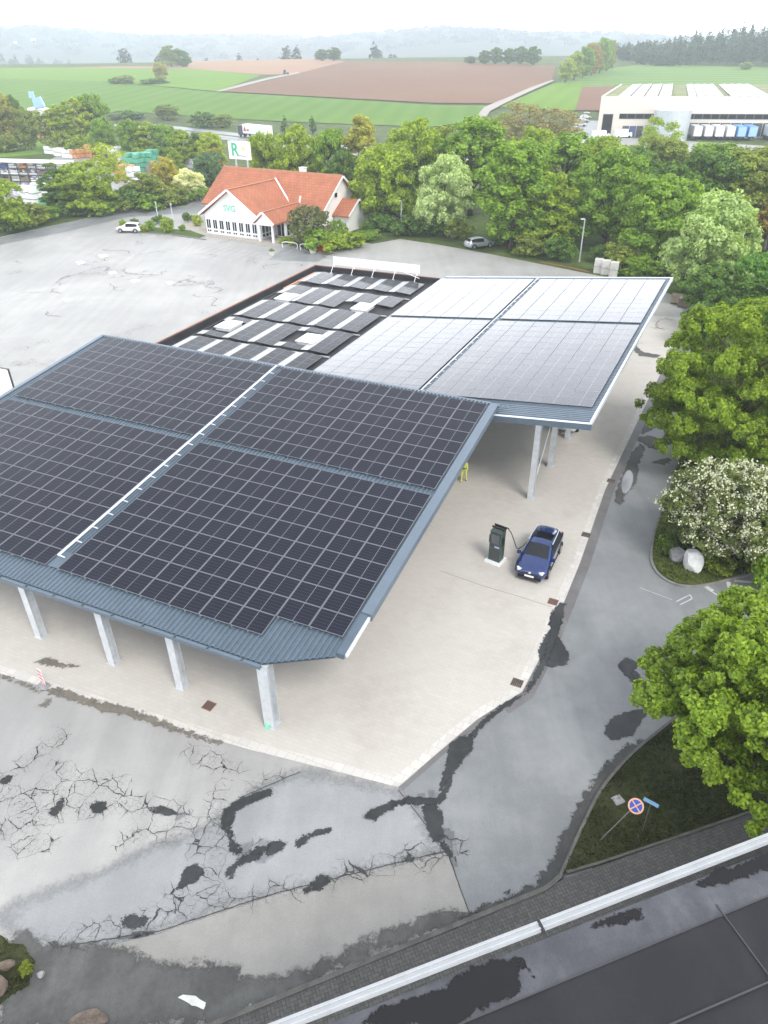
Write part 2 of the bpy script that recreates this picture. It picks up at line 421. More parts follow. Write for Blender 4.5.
def tess(pts, n):
    """Catmull curve through the points"""
    out = []
    for i in range(len(pts)-1):
        p0, p1, p2, p3 = pts[max(i-1, 0)], pts[i], pts[i+1], pts[min(i+2, len(pts)-1)]
        for k in range(n):
            t = k/n; out.append(.5*((2*p1)+(p2-p0)*t+(2*p0-5*p1+4*p2-p3)*t*t+(3*p1-p0-3*p2+p3)*t**3))
    return out+[pts[-1]]

# ------------------------------------------------------------------ the land
def build_land():
    ys = [-40, -10, 0, 60, 130, 200, 260, 300]+[330+i*12 for i in range(0, 40)]+[815+i*30 for i in range(0, 30)]+[1720+i*60 for i in range(0, 36)]
    mb = MB(); nx = 90; vs = []; fs = []
    for y in ys:
        half = 260+y*.78
        for i in range(nx+1):
            x = -half+2*half*i/nx; vs.append((x, y, hgt(x, y) if y > 300 else 0.0))
    for j in range(len(ys)-1):
        for i in range(nx):
            a = j*(nx+1)+i; fs.append((a, a+1, a+nx+2, a+nx+1))
    far = [vs[j*(nx+1)][1] > 820 for j in range(len(ys)-1)]
    mb.add(vs, fs); mb.m = [1 if far[k//nx] else 0 for k in range(len(fs))]
    o = mb.obj('ground', [M['grass'], M['farwood']], smooth=True); o['kind'] = 'structure'
build_land()
def draped(name, poly, m, lift=.25, step=None):
    """a field lying on the rising land; poly in pixels of the view of the hillside"""
    import bmesh
    P = [land(x, y) for x, y in poly]; bm = bmesh.new()
    f = bm.faces.new([bm.verts.new((p.x, p.y, 0)) for p in P]); bm.normal_update()
    lo = min(p.y for p in P); hi = max(p.y for p in P); st = step or 14
    y = lo+st
    while y < hi:
        bmesh.ops.bisect_plane(bm, geom=bm.verts[:]+bm.edges[:]+bm.faces[:], plane_co=(0, y, 0), plane_no=(0, 1, 0)); y += st
    lo = min(p.x for p in P); hi = max(p.x for p in P); x = lo+40
    while x < hi:
        bmesh.ops.bisect_plane(bm, geom=bm.verts[:]+bm.edges[:]+bm.faces[:], plane_co=(x, 0, 0), plane_no=(1, 0, 0)); x += 40
    for v in bm.verts: v.co.z = hgt(v.co.x, v.co.y)+lift
    if sum(g.normal.z for g in bm.faces) < 0: bmesh.ops.reverse_faces(bm, faces=bm.faces)
    me = bpy.data.meshes.new(name); bm.to_mesh(me); bm.free(); me.materials.append(m)
    o = bpy.data.objects.new(name, me); COL.objects.link(o); o['kind'] = 'structure'; return o
draped('wheat_field', [(-40, 134), (-40, 77), (60, 79), (110, 83), (218, 93), (305, 98), (440, 106), (485, 107), (478, 122), (430, 128), (330, 124), (200, 118), (120, 112)], M['f_green'], .22)
draped('meadow', [(-40, 77.5), (-40, 68.5), (60, 68), (185, 69), (262, 75.5), (219, 92), (110, 82)], M['f_light'], .25)
draped('seeded_field', [(60, 68.5), (110, 67), (186, 66.5), (235, 58.5), (330, 60.5), (346, 62.2), (300, 75), (264, 75.5), (190, 69.5)], M['f_pale'], .33)
draped('ploughed_field', [(221, 92.5), (292, 76), (346, 62), (440, 62.5), (556, 66.5), (552, 80), (506, 105), (440, 105), (300, 97)], M['f_brown'], .42)
draped('gravel_track', [(215, 92.8), (240, 86), (268, 79), (298, 73), (300, 74.3), (270, 80.5), (243, 87.5), (222, 93)], M['track'], .6, 6)
draped('pasture', [(555, 96), (562, 82), (600, 70.5), (640, 65), (800, 69), (800, 86), (615, 86), (606, 96)], M['f_right'], .25)
draped('grass_slope', [(500, 108), (556, 83), (590, 84), (584, 112), (520, 112)], M['f_light'], .3)
draped('bare_soil', [(575, 112), (582, 88), (618, 87), (612, 112)], M['f_brown'], .4)
draped('hill_road', [(474, 122), (484, 109), (505, 100.5), (530, 89.5), (552, 81.5), (554, 82.5), (532, 92), (509, 103.5), (490, 113), (484, 122)], M['track'], .75, 6)

# ------------------------------------------------------------------ asphalt, paving, verges
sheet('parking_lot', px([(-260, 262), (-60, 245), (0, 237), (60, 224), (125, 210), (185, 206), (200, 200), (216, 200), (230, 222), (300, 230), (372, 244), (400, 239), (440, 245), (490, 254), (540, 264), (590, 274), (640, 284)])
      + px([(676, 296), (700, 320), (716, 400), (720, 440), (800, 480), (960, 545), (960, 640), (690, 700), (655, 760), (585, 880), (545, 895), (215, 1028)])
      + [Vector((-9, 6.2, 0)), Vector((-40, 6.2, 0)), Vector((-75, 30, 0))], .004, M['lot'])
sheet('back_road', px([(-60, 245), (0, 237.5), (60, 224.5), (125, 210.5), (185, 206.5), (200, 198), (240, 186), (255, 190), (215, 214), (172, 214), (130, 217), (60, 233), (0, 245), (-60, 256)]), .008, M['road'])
APR = [(-420, 566), (0, 672), (130, 715), (250, 750), (398, 787), (440, 751), (478, 719), (522, 692), (541, 656), (562, 607), (580, 563), (605, 490), (655, 385), (686, 318), (440, 300), (330, 330), (100, 420), (-300, 470)]
sheet('paved_apron', px(APR), .012, M['pave'])
# darker lane that runs along the apron to the right and down
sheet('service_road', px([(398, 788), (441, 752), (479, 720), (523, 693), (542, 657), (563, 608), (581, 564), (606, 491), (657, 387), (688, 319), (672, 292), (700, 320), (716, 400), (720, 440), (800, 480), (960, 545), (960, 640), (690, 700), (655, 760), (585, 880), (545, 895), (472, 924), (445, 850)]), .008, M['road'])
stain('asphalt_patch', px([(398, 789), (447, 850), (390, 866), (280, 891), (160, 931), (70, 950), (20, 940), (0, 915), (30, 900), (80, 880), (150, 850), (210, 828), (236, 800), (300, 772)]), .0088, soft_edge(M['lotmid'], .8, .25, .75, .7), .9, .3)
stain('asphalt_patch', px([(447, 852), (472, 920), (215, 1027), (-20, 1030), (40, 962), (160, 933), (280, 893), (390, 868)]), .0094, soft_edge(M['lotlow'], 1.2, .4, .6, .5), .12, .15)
def strip(name, pts, w, z, m, side=0):
    L = []; Q = []
    n = len(pts)
    for i, p in enumerate(pts):
        d = pts[min(i+1, n-1)]-pts[max(i-1, 0)]; d.z = 0; d.normalize(); nn = Vector((-d.y, d.x, 0))
        L.append(p+nn*(w/2+side)); Q.append(p-nn*(w/2-side))
    mb = MB(); mb.add([(p.x, p.y, z) for p in L+Q], [(i, n+i, n+i+1, i+1) for i in range(n-1)])
    o = mb.obj(name, m); o['kind'] = 'structure'; return o
strip('gutter_strip', px([(500, 706), (522, 692), (541, 656), (562, 607), (580, 563), (605, 490), (655, 385), (688, 316)]), .55, .016, M['gutter'], -.29)
strip('gutter_strip', px([(399, 787), (440, 751), (478, 719), (500, 705)]), .22, .0158, M['gutter'], -.12)
strip('paving_rim', px([(-30, 664), (130, 715), (250, 750), (392, 786)]), .42, .016, M['paverim'], .22)
strip('paving_rim', px([(400, 786), (440, 751), (478, 719), (522, 692), (541, 656), (562, 607), (580, 563), (605, 490), (655, 385)]), .42, .0165, M['paverim'], .23)
strip('paving_joint', px([(440, 571), (480, 585), (520, 597), (551, 607)]), .035, .0162, M['kerb'])
# footpath of dark herringbone paving along the building at the bottom right
pA, pB = at(150, 1052), at(800, 795); pd = (pB-pA).normalized(); pn = Vector((pd.y, -pd.x, 0))
sheet('footpath', [pA, at(545, 890)+pn*.02, at(565, 880), pB, pB+pn*6, pA+pn*6], .10, M['herring'])
kerb('kerb', [pA-pd*14]+[pA.lerp(at(545, 890), t/8) for t in range(9)]+[at(553, 884), at(559, 878)], .16, .125, M['kerbd'])
# verge with the traffic sign and the maple
vg = [at(562, 876), at(572, 852), at(583, 828), at(600, 795), at(622, 768), at(650, 742), at(700, 706), at(780, 668), at(900, 620), at(980, 650), at(900, 760), at(768, 805), at(690, 832), at(600, 862)]
sheet('grass_verge', vg, .11, M['soil'])
kerb('kerb', tess([at(559, 880), at(571, 852), at(582, 828), at(599, 794), at(621, 766), at(649, 740), at(699, 704), at(779, 666), at(900, 618)], 4), .12, .13, M['kerbd'])
kerb('kerb', [at(566, 874), at(600, 864), at(690, 834), at(768, 807), at(900, 765)], .09, .13, M['kerbd'])
stain('dark_gutter', px([(440, 938), (470, 912), (505, 898), (535, 884), (550, 866), (562, 838), (578, 806), (600, 772), (628, 744), (644, 742), (624, 766), (602, 794), (585, 828), (572, 858), (560, 880), (545, 893), (500, 912)]), .0126, soft_edge(asphalt('wet_gutter', (.045, .046, .046), (.075, .076, .074), .6, .55, spec=.25), 2.5, .36, .60, 1.3), .40)
# rounded island with the rock and the hawthorn
isl = [at(652, 555), at(654, 566), at(662, 576), at(676, 584), at(694, 586), at(714, 583), at(740, 576), at(768, 568), at(860, 545), at(960, 520), at(960, 470), at(800, 420), at(735, 380), at(712, 330), at(704, 318), at(697, 330), at(700, 360), at(694, 420), at(672, 480), at(655, 530)]
sheet('grass_verge', isl, .10, mat('island_grass', (.085, .10, .03), .95, var=.4, scale=.7, spec=.1, bump=.6, bscale=5))
kerb('kerb', tess([at(672, 480), at(655, 530), at(651, 555), at(653, 567), at(661, 577.5), at(676, 585.5), at(694, 587.5), at(714, 584.5), at(740, 577.5), at(768, 569.5), at(860, 547)], 4), .13, .13, M['kerb'])
# far verges along the lot
far_v = mat('rough_verge', (.085, .125, .035), .95, var=.35, scale=.5, spec=.1, bump=.6, bscale=3)
sheet('grass_verge', px([(365, 238), (400, 234), (440, 240), (490, 249), (540, 258), (590, 268), (640, 279), (676, 292), (700, 318), (740, 300), (700, 240), (560, 205), (420, 195), (372, 215)]), .02, far_v)
sheet('grass_verge', px([(-80, 240), (0, 233), (60, 219.5), (125, 206), (186, 202), (196, 196), (180, 186), (60, 200), (-80, 215)]), .022, far_v)
strip('red_edge', px([(540, 262), (565, 266.5), (590, 272)]), .4, .024, mat('rust_soil', (.25, .10, .05), .9, var=.3))

# ---- stains, standing water and cracks in the asphalt
STAINS = [
 ('dark', [(219, 826), (222, 812), (236, 800), (262, 790), (276, 787), (272, 795), (250, 805), (236, 812), (231, 830), (238, 842), (243, 850), (238, 857), (230, 850), (230, 838)]),
 ('dark', [(176, 890), (186, 866), (198, 862), (205, 874), (194, 884)]),
 ('dark', [(222, 873), (240, 857), (256, 848), (266, 850), (258, 861), (238, 866), (234, 880), (226, 878)]),
 ('dark', [(264, 856), (268, 842), (280, 839), (289, 842), (284, 850), (272, 856)]),
 ('dark', [(293, 848), (298, 838), (318, 829), (332, 827), (331, 832), (312, 838), (300, 847)]),
 ('dark', [(362, 818), (372, 808), (392, 801), (408, 795), (415, 798), (405, 804), (388, 812), (375, 822)]),
 ('dark', [(421, 803), (431, 798), (437, 800), (444, 820), (444, 840), (434, 842), (426, 828)]),
 ('dark', [(436, 794), (446, 766), (448, 744), (462, 736), (475, 734), (474, 748), (462, 764), (450, 780), (444, 792)]),
 ('dark', [(122, 918), (133, 914), (150, 918), (146, 926), (128, 930), (122, 926)]),
 ('dark', [(300, 892), (312, 884), (318, 874), (328, 876), (332, 884), (320, 890), (306, 894)]),
 ('dark', [(398, 862), (410, 852), (414, 858), (428, 860), (414, 862)]),
 ('dark', [(90, 806), (95, 801), (106, 801), (108, 808), (100, 814), (92, 813)]),
 ('dark', [(146, 808), (158, 806), (172, 808), (176, 814), (168, 817), (150, 812)]),
 ('dark', [(184, 813), (190, 809), (192, 814), (186, 817)]),
 ('dark', [(0, 780), (8, 776), (16, 774), (10, 782), (2, 786)]),
 ('dark', [(48, 812), (56, 806), (60, 796), (66, 796), (62, 808), (56, 818)]),
 ('dark', [(540, 664), (538, 650), (549, 628), (558, 636), (570, 656), (566, 666), (552, 668)]),
 ('dark', [(548, 625), (551, 612), (558, 612), (564, 622), (560, 628)]),
 ('dark', [(617, 666), (626, 657), (640, 664), (634, 672), (644, 690), (656, 702), (648, 698), (630, 682)]),
 ('dark', [(603, 734), (608, 720), (622, 713), (650, 708), (646, 716), (632, 736), (612, 740)]),
 ('dark', [(524, 694), (543, 656), (548, 640), (552, 612), (560, 602), (566, 604), (560, 630), (548, 664), (530, 692), (505, 709), (486, 724), (474, 738), (468, 736), (482, 720), (505, 702)]),
 ('dark', [(398, 802), (412, 796), (424, 797), (436, 798), (448, 778), (453, 782), (442, 804), (426, 806), (410, 804)]),
 ('dark', [(634, 668), (650, 690), (664, 706), (660, 709), (646, 696), (630, 676)]),
 ('dark', [(246, 852), (262, 846), (272, 844), (268, 851), (252, 856)]),
 ('dark', [(444, 838), (450, 850), (455, 858), (450, 859), (441, 846)]),
 ('damp', [(615, 500), (618, 486), (624, 470), (632, 452), (640, 444), (645, 448), (638, 466), (636, 482), (626, 494), (620, 506)]),
 ('damp', [(640, 424), (650, 418), (660, 420), (652, 430), (642, 434)]),
 ('damp', [(648, 448), (662, 438), (670, 444), (660, 450)]),
 ('damp', [(640, 442), (632, 438), (650, 436), (660, 440), (648, 446)]),
 ('damp', [(655, 461), (668, 458), (672, 461), (664, 465), (652, 463)]),
 ('brown', [(40, 690), (48, 690), (58, 688), (76, 694), (100, 702), (122, 706), (150, 716), (196, 734), (222, 742), (214, 744), (170, 730), (130, 716), (104, 712), (72, 700)]),
 ('brown', [(40, 706), (46, 700), (52, 699), (48, 706)]),
 ('brown', [(0, 675), (14, 680), (30, 685), (42, 690), (36, 692), (20, 684), (2, 678)]),
 ('damp', [(0, 960), (20, 930), (60, 948), (120, 948), (160, 966), (210, 962), (262, 980), (330, 960), (372, 938), (440, 910), (470, 915), (215, 1024), (0, 1030)]),
 ('damp', [(596, 318), (612, 316), (642, 352), (662, 356), (655, 358), (640, 356)]),
 ('brown', [(36, 662), (46, 658), (68, 664), (80, 666), (70, 668), (48, 666)]),
]
STM = {'dark': soft_edge(asphalt('tar_stain', (.030, .032, .033), (.055, .057, .058), .5, .55, spec=.25), 2.6, .46, .60, .95), 'damp': soft_edge(M['damp2'], 1.6, .35, .65, 1.1), 'brown': soft_edge(mat('silt_stain', (.15, .135, .11), .8, var=.25, scale=1.5), 3, .38, .62, 1.2)}
for i, (k, p) in enumerate(STAINS):
    big = len(p) > 12 and k == 'damp'
    stain('damp_stain', px(p), .0165+.0002*i if k != 'damp' else .0134+.00005*i, STM[k], .60 if big else (.30 if k == 'dark' else .36), .14 if not big else .25)
sheet('puddle', smooth_poly(px([(622, 493), (621, 482), (626, 471), (631, 470), (634, 478), (630, 490), (626, 494)]), 3), .0215, plain('pale_puddle', (.20, .21, .22), .15))
def crack_field():
    mb = MB(); rnd = random.Random(5)
    def strip1(p, q, w0, w1):
        d = q-p; n = Vector((-d.y, d.x, 0)).normalized()
        mb.add([(p+n*w0)[:2]+(.020,), (p-n*w0)[:2]+(.020,), (q-n*w1)[:2]+(.020,), (q+n*w1)[:2]+(.020,)], [(0, 1, 2, 3)])
    def walk(p, ang, L, w, depth):
        n = int(L/.14)
        for i in range(n):
            ang += rnd.gauss(0, .33); q = p+Vector((math.cos(ang), math.sin(ang), 0))*.14*rnd.uniform(.7, 1.4)
            w2 = max(.004, w*rnd.uniform(.75, 1.2)*(1-.5*i/n)); strip1(p, q, w, w2); 
            if depth and rnd.random() < .30: walk(q, ang+rnd.choice((-1, 1))*rnd.uniform(.7, 1.5), rnd.uniform(.2, .9), w*.7, depth-1)
            p = q
    spines = [[(0, 800), (40, 790), (66, 800), (90, 810)], [(0, 780), (16, 774), (26, 762)], [(0, 830), (30, 822), (60, 810)], [(60, 800), (100, 812), (140, 806), (180, 812)],
        [(66, 790), (110, 790), (146, 808)], [(60, 768), (90, 780), (120, 785)], [(180, 812), (190, 824), (215, 832)],
        [(128, 838), (165, 832), (190, 824)], [(178, 890), (214, 870), (219, 826)], [(60, 945), (110, 930), (160, 918)], [(160, 918), (210, 900), (260, 896), (300, 890)], [(330, 880), (380, 866), (440, 850)],
        [(50, 780), (60, 800), (46, 820)], [(428, 862), (448, 852), (455, 846)], [(444, 840), (452, 850)],
        [(10, 790), (30, 812), (28, 830)], [(220, 790), (212, 815), (222, 840)], [(200, 850), (230, 845), (255, 850)], [(20, 850), (50, 842)], [(255, 784), (275, 780)], [(30, 760), (60, 735)], [(190, 752), (235, 766)]]
    segs = [tuple((px([q])[0].x, px([q])[0].y) for q in (u, v)) for sp in spines for u, v in zip(sp[:-1], sp[1:])]
    m, nt, b = nodes_of('crack_network'); k = NT(nt); b.inputs['Base Color'].default_value = (.035, .036, .036, 1); b.inputs['Roughness'].default_value = .8
    uv = k.n('ShaderNodeUVMap'); uv.uv_map = 'UVMap'; sx = k.n('ShaderNodeSeparateXYZ'); k.l(uv.outputs[0], sx.inputs[0]); v = k.coords()
    nz = k.n('ShaderNodeTexNoise'); nz.inputs['Scale'].default_value = 1.9; nz.inputs['Detail'].default_value = 5; k.l(v, nz.inputs['Vector'])
    vm = k.n('ShaderNodeVectorMath', operation='MULTIPLY_ADD'); k.l(nz.outputs['Color'], vm.inputs[0]); vm.inputs[1].default_value = (.5, .5, 0); k.l(v, vm.inputs[2])
    al = None; patch = k.noise(v, .9, 4, .6); wob = k.noise(v, 6, 3)
    for sc_, th in ((1.35, .017), (4.2, .015)):
        vo = k.n('ShaderNodeTexVoronoi', feature='DISTANCE_TO_EDGE'); vo.inputs['Scale'].default_value = sc_; k.l(vm.outputs[0], vo.inputs['Vector'])
        u = k.math('ADD', sx.outputs[0], k.math('MULTIPLY', k.math('SUBTRACT', patch, .5), 1.1))
        w_ = k.math('MULTIPLY', k.math('MULTIPLY', k.math('SUBTRACT', u, .34 if sc_ < 2 else .46), th*2.0), k.math('ADD', k.math('MULTIPLY', wob, 1.6), .2))
        mr = k.n('ShaderNodeMapRange'); mr.interpolation_type = 'SMOOTHSTEP'; k.l(vo.outputs['Distance'], mr.inputs[0]); k.l(k.math('MULTIPLY', w_, .45), mr.inputs[1]); k.l(k.math('MAXIMUM', w_, .0005), mr.inputs[2]); mr.inputs[3].default_value = 1; mr.inputs[4].default_value = 0
        on = k.math('MULTIPLY', mr.outputs[0], k.math('GREATER_THAN', w_, .002)); al = on if al is None else k.math('MAXIMUM', al, on)
    out = [n for n in nt.nodes if n.type == 'OUTPUT_MATERIAL'][0]; t = k.n('ShaderNodeBsdfTransparent'); mx = k.n('ShaderNodeMixShader')
    k.l(k.math('MULTIPLY', al, .92), mx.inputs[0]); k.l(t.outputs[0], mx.inputs[1]); k.l(b.outputs[0], mx.inputs[2]); k.l(mx.outputs[0], out.inputs[0])
    grid_sheet('crack_network', -21, 4, 10.4, 24, .2, lambda X, Y: np.clip(1-sdist(X, Y, segs)/1.0, 0, 1), .0305, m)
    far = [((rnd.uniform(-70, -15), rnd.uniform(62, 125))) for i in range(34)]; fsg = []
    for x, y in far:
        a_ = rnd.uniform(0, 3.14); L = rnd.uniform(1, 5); fsg.append(((x, y), (x+math.cos(a_)*L, y+math.sin(a_)*L)))
    grid_sheet('crack_network', -80, 0, 55, 132, .6, lambda X, Y: np.clip(1-sdist(X, Y, fsg)/2.4, 0, 1)*.8, .0305, m)
    for a, b in [((447, 851), (471, 918)), ((60, 947), (160, 931)), ((160, 931), (280, 892)), ((280, 892), (446, 851)), ((300, 772), (240, 798)), ((398, 790), (446, 850))]:
        A, B = px([a, b]); n = int((B-A).length/.2); p = A
        for i in range(1, n+1):
            q = A.lerp(B, i/n)+Vector((rnd.gauss(0, .012), rnd.gauss(0, .012), 0)); strip1(p, q, .016, .016); p = q
    # far lot
    for k in range(26):
        x, y = rnd.uniform(10, 330), rnd.uniform(228, 320)
        p = at(x, y); walk(p, rnd.uniform(0, 6.28), rnd.uniform(2, 8), .03, 1)
    for a in [(616, 330), (655, 310), (636, 300), (665, 330)]: walk(at(*a), rnd.uniform(0, 6), 5, .035, 2)
    o = mb.obj('asphalt_cracks', M['darkasph']); o['kind'] = 'structure'
crack_field()
def paint_line(p, q, w, name='road_marking'):
    A, B = at(*p), at(*q); d = (B-A).normalized(); n = Vector((-d.y, d.x, 0))*w/2
    sheet(name, [A+n, A-n, B-n, B+n], .024, M['paint'])
for a, b, w in [((704, 585), (713, 591), .18), ((702, 588), (719, 598), .0), ((728, 582), (730, 590), .22), ((734, 581), (757, 583), .2), ((676, 602), (690, 595), .07), ((680, 605), (692, 599), .07), ((690, 595), (692, 599), .07), ((640, 588), (672, 600), .045), ((704, 587), (718, 596), .10), ((636, 618), (637, 622), 0)]:
    if w: paint_line(a, b, w)
for i in range(9):
    a = at(205+i*6.8, 243.5+i*1.1); q = a+Vector((-.4, -.92, 0))*4.6
    A, B = proj(a), proj(q); paint_line(A, B, .10)
for i in range(4):
    a = at(288+i*14, 252+i*.6); q = a+Vector((.42, .9, 0))*5; paint_line(proj(a), proj(q), .1)
for i, (x, y) in enumerate([(62, 299), (75, 262), (108, 272), (130, 280), (165, 282), (98, 255)]):
    sheet('pale_patch', rough_poly(px([(x, y), (x+7, y-1), (x+11, y+1), (x+3, y+3)]), .12), .0205+.0002*i, mat('bleached_patch', (.58, .58, .57), .8))
sheet('pale_patch', rough_poly(px([(178, 998), (183, 995), (206, 1003), (204, 1010), (192, 1006)]), .10), .03, mat('bleached_patch', (.6, .6, .58), .8))
# ------------------------------------------------------------------ solar canopies
def module_mesh(name, m, a, b):
    mb = MB(); x, y = a/2, b/2; t = .036
    vs = [(-x, -y, 0), (x, -y, 0), (x, y, 0), (-x, y, 0), (-x, -y, t), (x, -y, t), (x, y, t), (-x, y, t)]
    e = [(0, 0)]*4
    mb.add(vs, [(0, 3, 2, 1), (4, 5, 6, 7), (0, 1, 5, 4), (1, 2, 6, 5), (2, 3, 7, 6), (3, 0, 4, 7)], 0, [e, [(0, 0), (1, 0), (1, 1), (0, 1)], e, e, e, e])
    return mb.mesh(name, m)
def plane_basis(su, sv):
    U = Vector((1, 0, su)).normalized(); N = Vector((-su, -sv, 1)).normalized(); V = N.cross(U); return U, V, N
def lay_modules(parent, cells, zf, su, sv, m, a, b, lift, origin, keep=100):
    """cells: centre (u, v) of each module. The keep nearest are parts of their own, the rest one part"""
    U, V, N = plane_basis(su, sv); Q = Matrix((U, V, N)).transposed()
    me = module_mesh('solar_module', m, a, b); W = parent.matrix_basis
    def d2(c): return ((W @ Vector((c[0], c[1], zf(*c))))-CAM).length
    cells = sorted(cells, key=d2); mb = MB()
    for i, (u, v) in enumerate(cells):
        p = Vector((u, v, zf(u, v)))+N*lift
        # each module seats a hair differently
        q = Q @ Matrix.Rotation(random.gauss(0, .0016), 3, 'X') @ Matrix.Rotation(random.gauss(0, .0016), 3, 'Y')
        if i < keep:
            o = bpy.data.objects.new('solar_module', me); COL.objects.link(o); o.parent = parent
            o.matrix_local = Matrix.Translation(p) @ q.to_4x4()
        else:
            mb.T = Matrix.Translation(p) @ q.to_4x4(); x, y, t = a/2, b/2, .036; e = [(0, 0)]*4
            mb.add([(-x, -y, 0), (x, -y, 0), (x, y, 0), (-x, y, 0), (-x, -y, t), (x, -y, t), (x, y, t), (-x, y, t)],
                   [(0, 3, 2, 1), (4, 5, 6, 7), (0, 1, 5, 4), (1, 2, 6, 5), (2, 3, 7, 6), (3, 0, 4, 7)], 0, [e, [(0, 0), (1, 0), (1, 1), (0, 1)], e, e, e, e])
    if mb.v:
        o = mb.obj('solar_module_field', m, parent); o['kind'] = 'stuff'
def corrugated(parent, u0, u1, v0f, v1, zf, along='v', pitch=.25, depth=.05, drop=.0):
    """trapezoid roof sheet; ribs run along v (or along u)"""
    mb = MB(); prof = []
    x = u0 if along == 'v' else v0f; end = u1 if along == 'v' else v1
    while x < end:
        for dx, h in ((0, 0), (.45, 0), (.55, 1), (.9, 1)):
            q = x+dx*pitch
            if q <= end: prof.append((q, h*depth))
        x += pitch
    prof.append((end, 0)); vs = []
    for q, h in prof:
        if along == 'v':
            a = v0f(q) if callable(v0f) else v0f; ps = [(q, a), (q, v1)]
        else: ps = [(u0, q), (u1, q)]
        vs += [(p[0], p[1], zf(*p)+h-drop) for p in ps]
    n = len(prof)
    fs = [(2*i, 2*i+2, 2*i+3, 2*i+1) for i in range(n-1)]
    if along != 'v': fs = [f[::-1] for f in fs]
    mb.add(vs, fs)
    # under skin so that the roof is a closed body
    o2 = [(p[0], p[1], p[2]-.09) for p in vs[0:2]]+[(p[0], p[1], p[2]-.09) for p in vs[-2:]]
    mb.add([(vs[2*i][0], vs[2*i][1], zf(vs[2*i][0], vs[2*i][1])-drop-.06) for i in range(n)]+[(vs[2*i+1][0], vs[2*i+1][1], zf(vs[2*i+1][0], vs[2*i+1][1])-drop-.06) for i in range(n)],
           [(i, n+i, n+i+1, i+1) if along == 'v' else (i+1, n+i+1, n+i, i) for i in range(n-1)])
    return mb.obj('roof_sheet', M['steel'], parent)
def hcolumn(parent, u, v, ztop, w=.34, rz=0.0, base=True):
    mb = MB(); f = .025; d = w*.95
    for s in (-1, 1): mb.box((u, v+s*d/2, ztop/2), (w, f, ztop))
    mb.box((u, v, ztop/2), (.02, d-f, ztop))
    if base:
        mb.box((u, v, .03), (w+.14, d+.14, .03)); mb.box((u, v, ztop-.02), (w+.1, d+.1, .03))
    o = mb.obj('pillar', M['galv'], parent); return o

# ---- front canopy, dark modules, rising away from the camera
TH1 = R(-24); O1 = at(262, 664, 3.9); O1 = Vector((O1.x, O1.y, 0))
SU1, SV1 = -.01, .105
z1 = lambda u, v: 3.9+SU1*u+SV1*v
can1 = thing('solar_canopy', 'dark solar panel canopy in front on pale steel pillars with one clipped corner', 'canopy', O1, TH1, 'solar canopies')
UL, UR, VB = -28.1, 3.12, 23.0
cut = lambda u: max(0.0, u*1.70/3.12) if u > 0 else 0.0
corrugated(can1, UL, UR-.5, cut, VB, z1)
MA, MBb = 1.628, 1.165
cells = []
for j in range(9):
    for i in range(9): cells.append((-12.15+MA*(i+.5), 2.42+MBb*(j+.5)))
for i in range(7): cells.append((-12.15+MA*(i+.5), 2.42-MBb*.5))
for j in range(8):
    for i in range(9): cells.append((-12.15+MA*(i+.5), 13.45+MBb*(j+.5)))
for j in range(10):
    for i in range(9): cells.append((-12.88-MA*(i+.5), 2.42+MBb*(j-.5)))
for j in range(8):
    for i in range(9): cells.append((-12.88-MA*(i+.5), 13.45+MBb*(j+.5)))
# front canopy's gap between blocks lies at v 12.95 to 13.45
lay_modules(can1, cells, z1, SU1, SV1, M['module'], MA-.022, MBb-.022, .10, O1)
def slopebox(mb, u0, u1, v0, v1, h0, h1, zf=z1):
    vs = [(u, v, zf(u, v)+h) for h in (h0, h1) for u, v in ((u0, v0), (u1, v0), (u1, v1), (u0, v1))]
    mb.add(vs, [(0, 3, 2, 1), (4, 5, 6, 7), (0, 1, 5, 4), (1, 2, 6, 5), (2, 3, 7, 6), (3, 0, 4, 7)])
mb = MB(); slopebox(mb, UR-.50, UR, 4.0, VB+.05, -.26, .12); mb.obj('edge_trim', M['trim'], can1)
mb = MB(); slopebox(mb, UR-.52, UR-.18, 1.6, 3.995, -.2, .065); mb.obj('edge_trim', M['steel'], can1)
mb = MB(); slopebox(mb, UR-.177, UR-.06, 1.7, 3.99, -.16, -.03); mb.obj('edge_trim', M['whiteedge'], can1)
mb = MB(); slopebox(mb, UL-.28, UL, -.05, VB+.05, -.26, .12); mb.obj('edge_trim', M['trim'], can1)
mb = MB(); slopebox(mb, UL, UR-.5, VB+.002, VB+.16, -.2, .10)
for i in range(125): slopebox(mb, UL+.12+i*.255, UL+.24+i*.255, VB-.16, VB+.0, .02, .11)
mb.obj('ridge_flashing', M['trim'], can1)
mb = MB(); slopebox(mb, UL, -.04, -.16, -.02, -.2, -.02); mb.obj('gutter', M['trim'], can1)
mb = MB()
for i in range(17): mb.box((-.9-i*1.7, -.09, z1(-.9-i*1.7, 0)+.0), (.06, .16, .05))
mb.obj('gutter_brackets', M['darkgrey'], can1)['kind'] = 'stuff'
# white rail with rungs along the middle walkway
mb = MB()
P = [(-12.74, 2.9+i*.2) for i in range(99)]
mb.bar((-12.66, 1.9, z1(-12.66, 1.9)+.24), (-12.66, 22.8, z1(-12.66, 22.8)+.24), .10, .07)
for i in range(18):
    v = 1.95+i*1.165; mb.bar((-12.66, v, z1(-12.66, v)+.22), (-12.30, v, z1(-12.30, v)+.19), .05, .04)
mb.obj('walkway_rail', M['whiteedge'], can1)
mb = MB(); slopebox(mb, -12.84, -12.2, 1.3, 2.4, .052, .085); slopebox(mb, -12.84, -12.74, 2.4, 22.7, .052, .07); mb.obj('walkway_tray', M['steel'], can1)
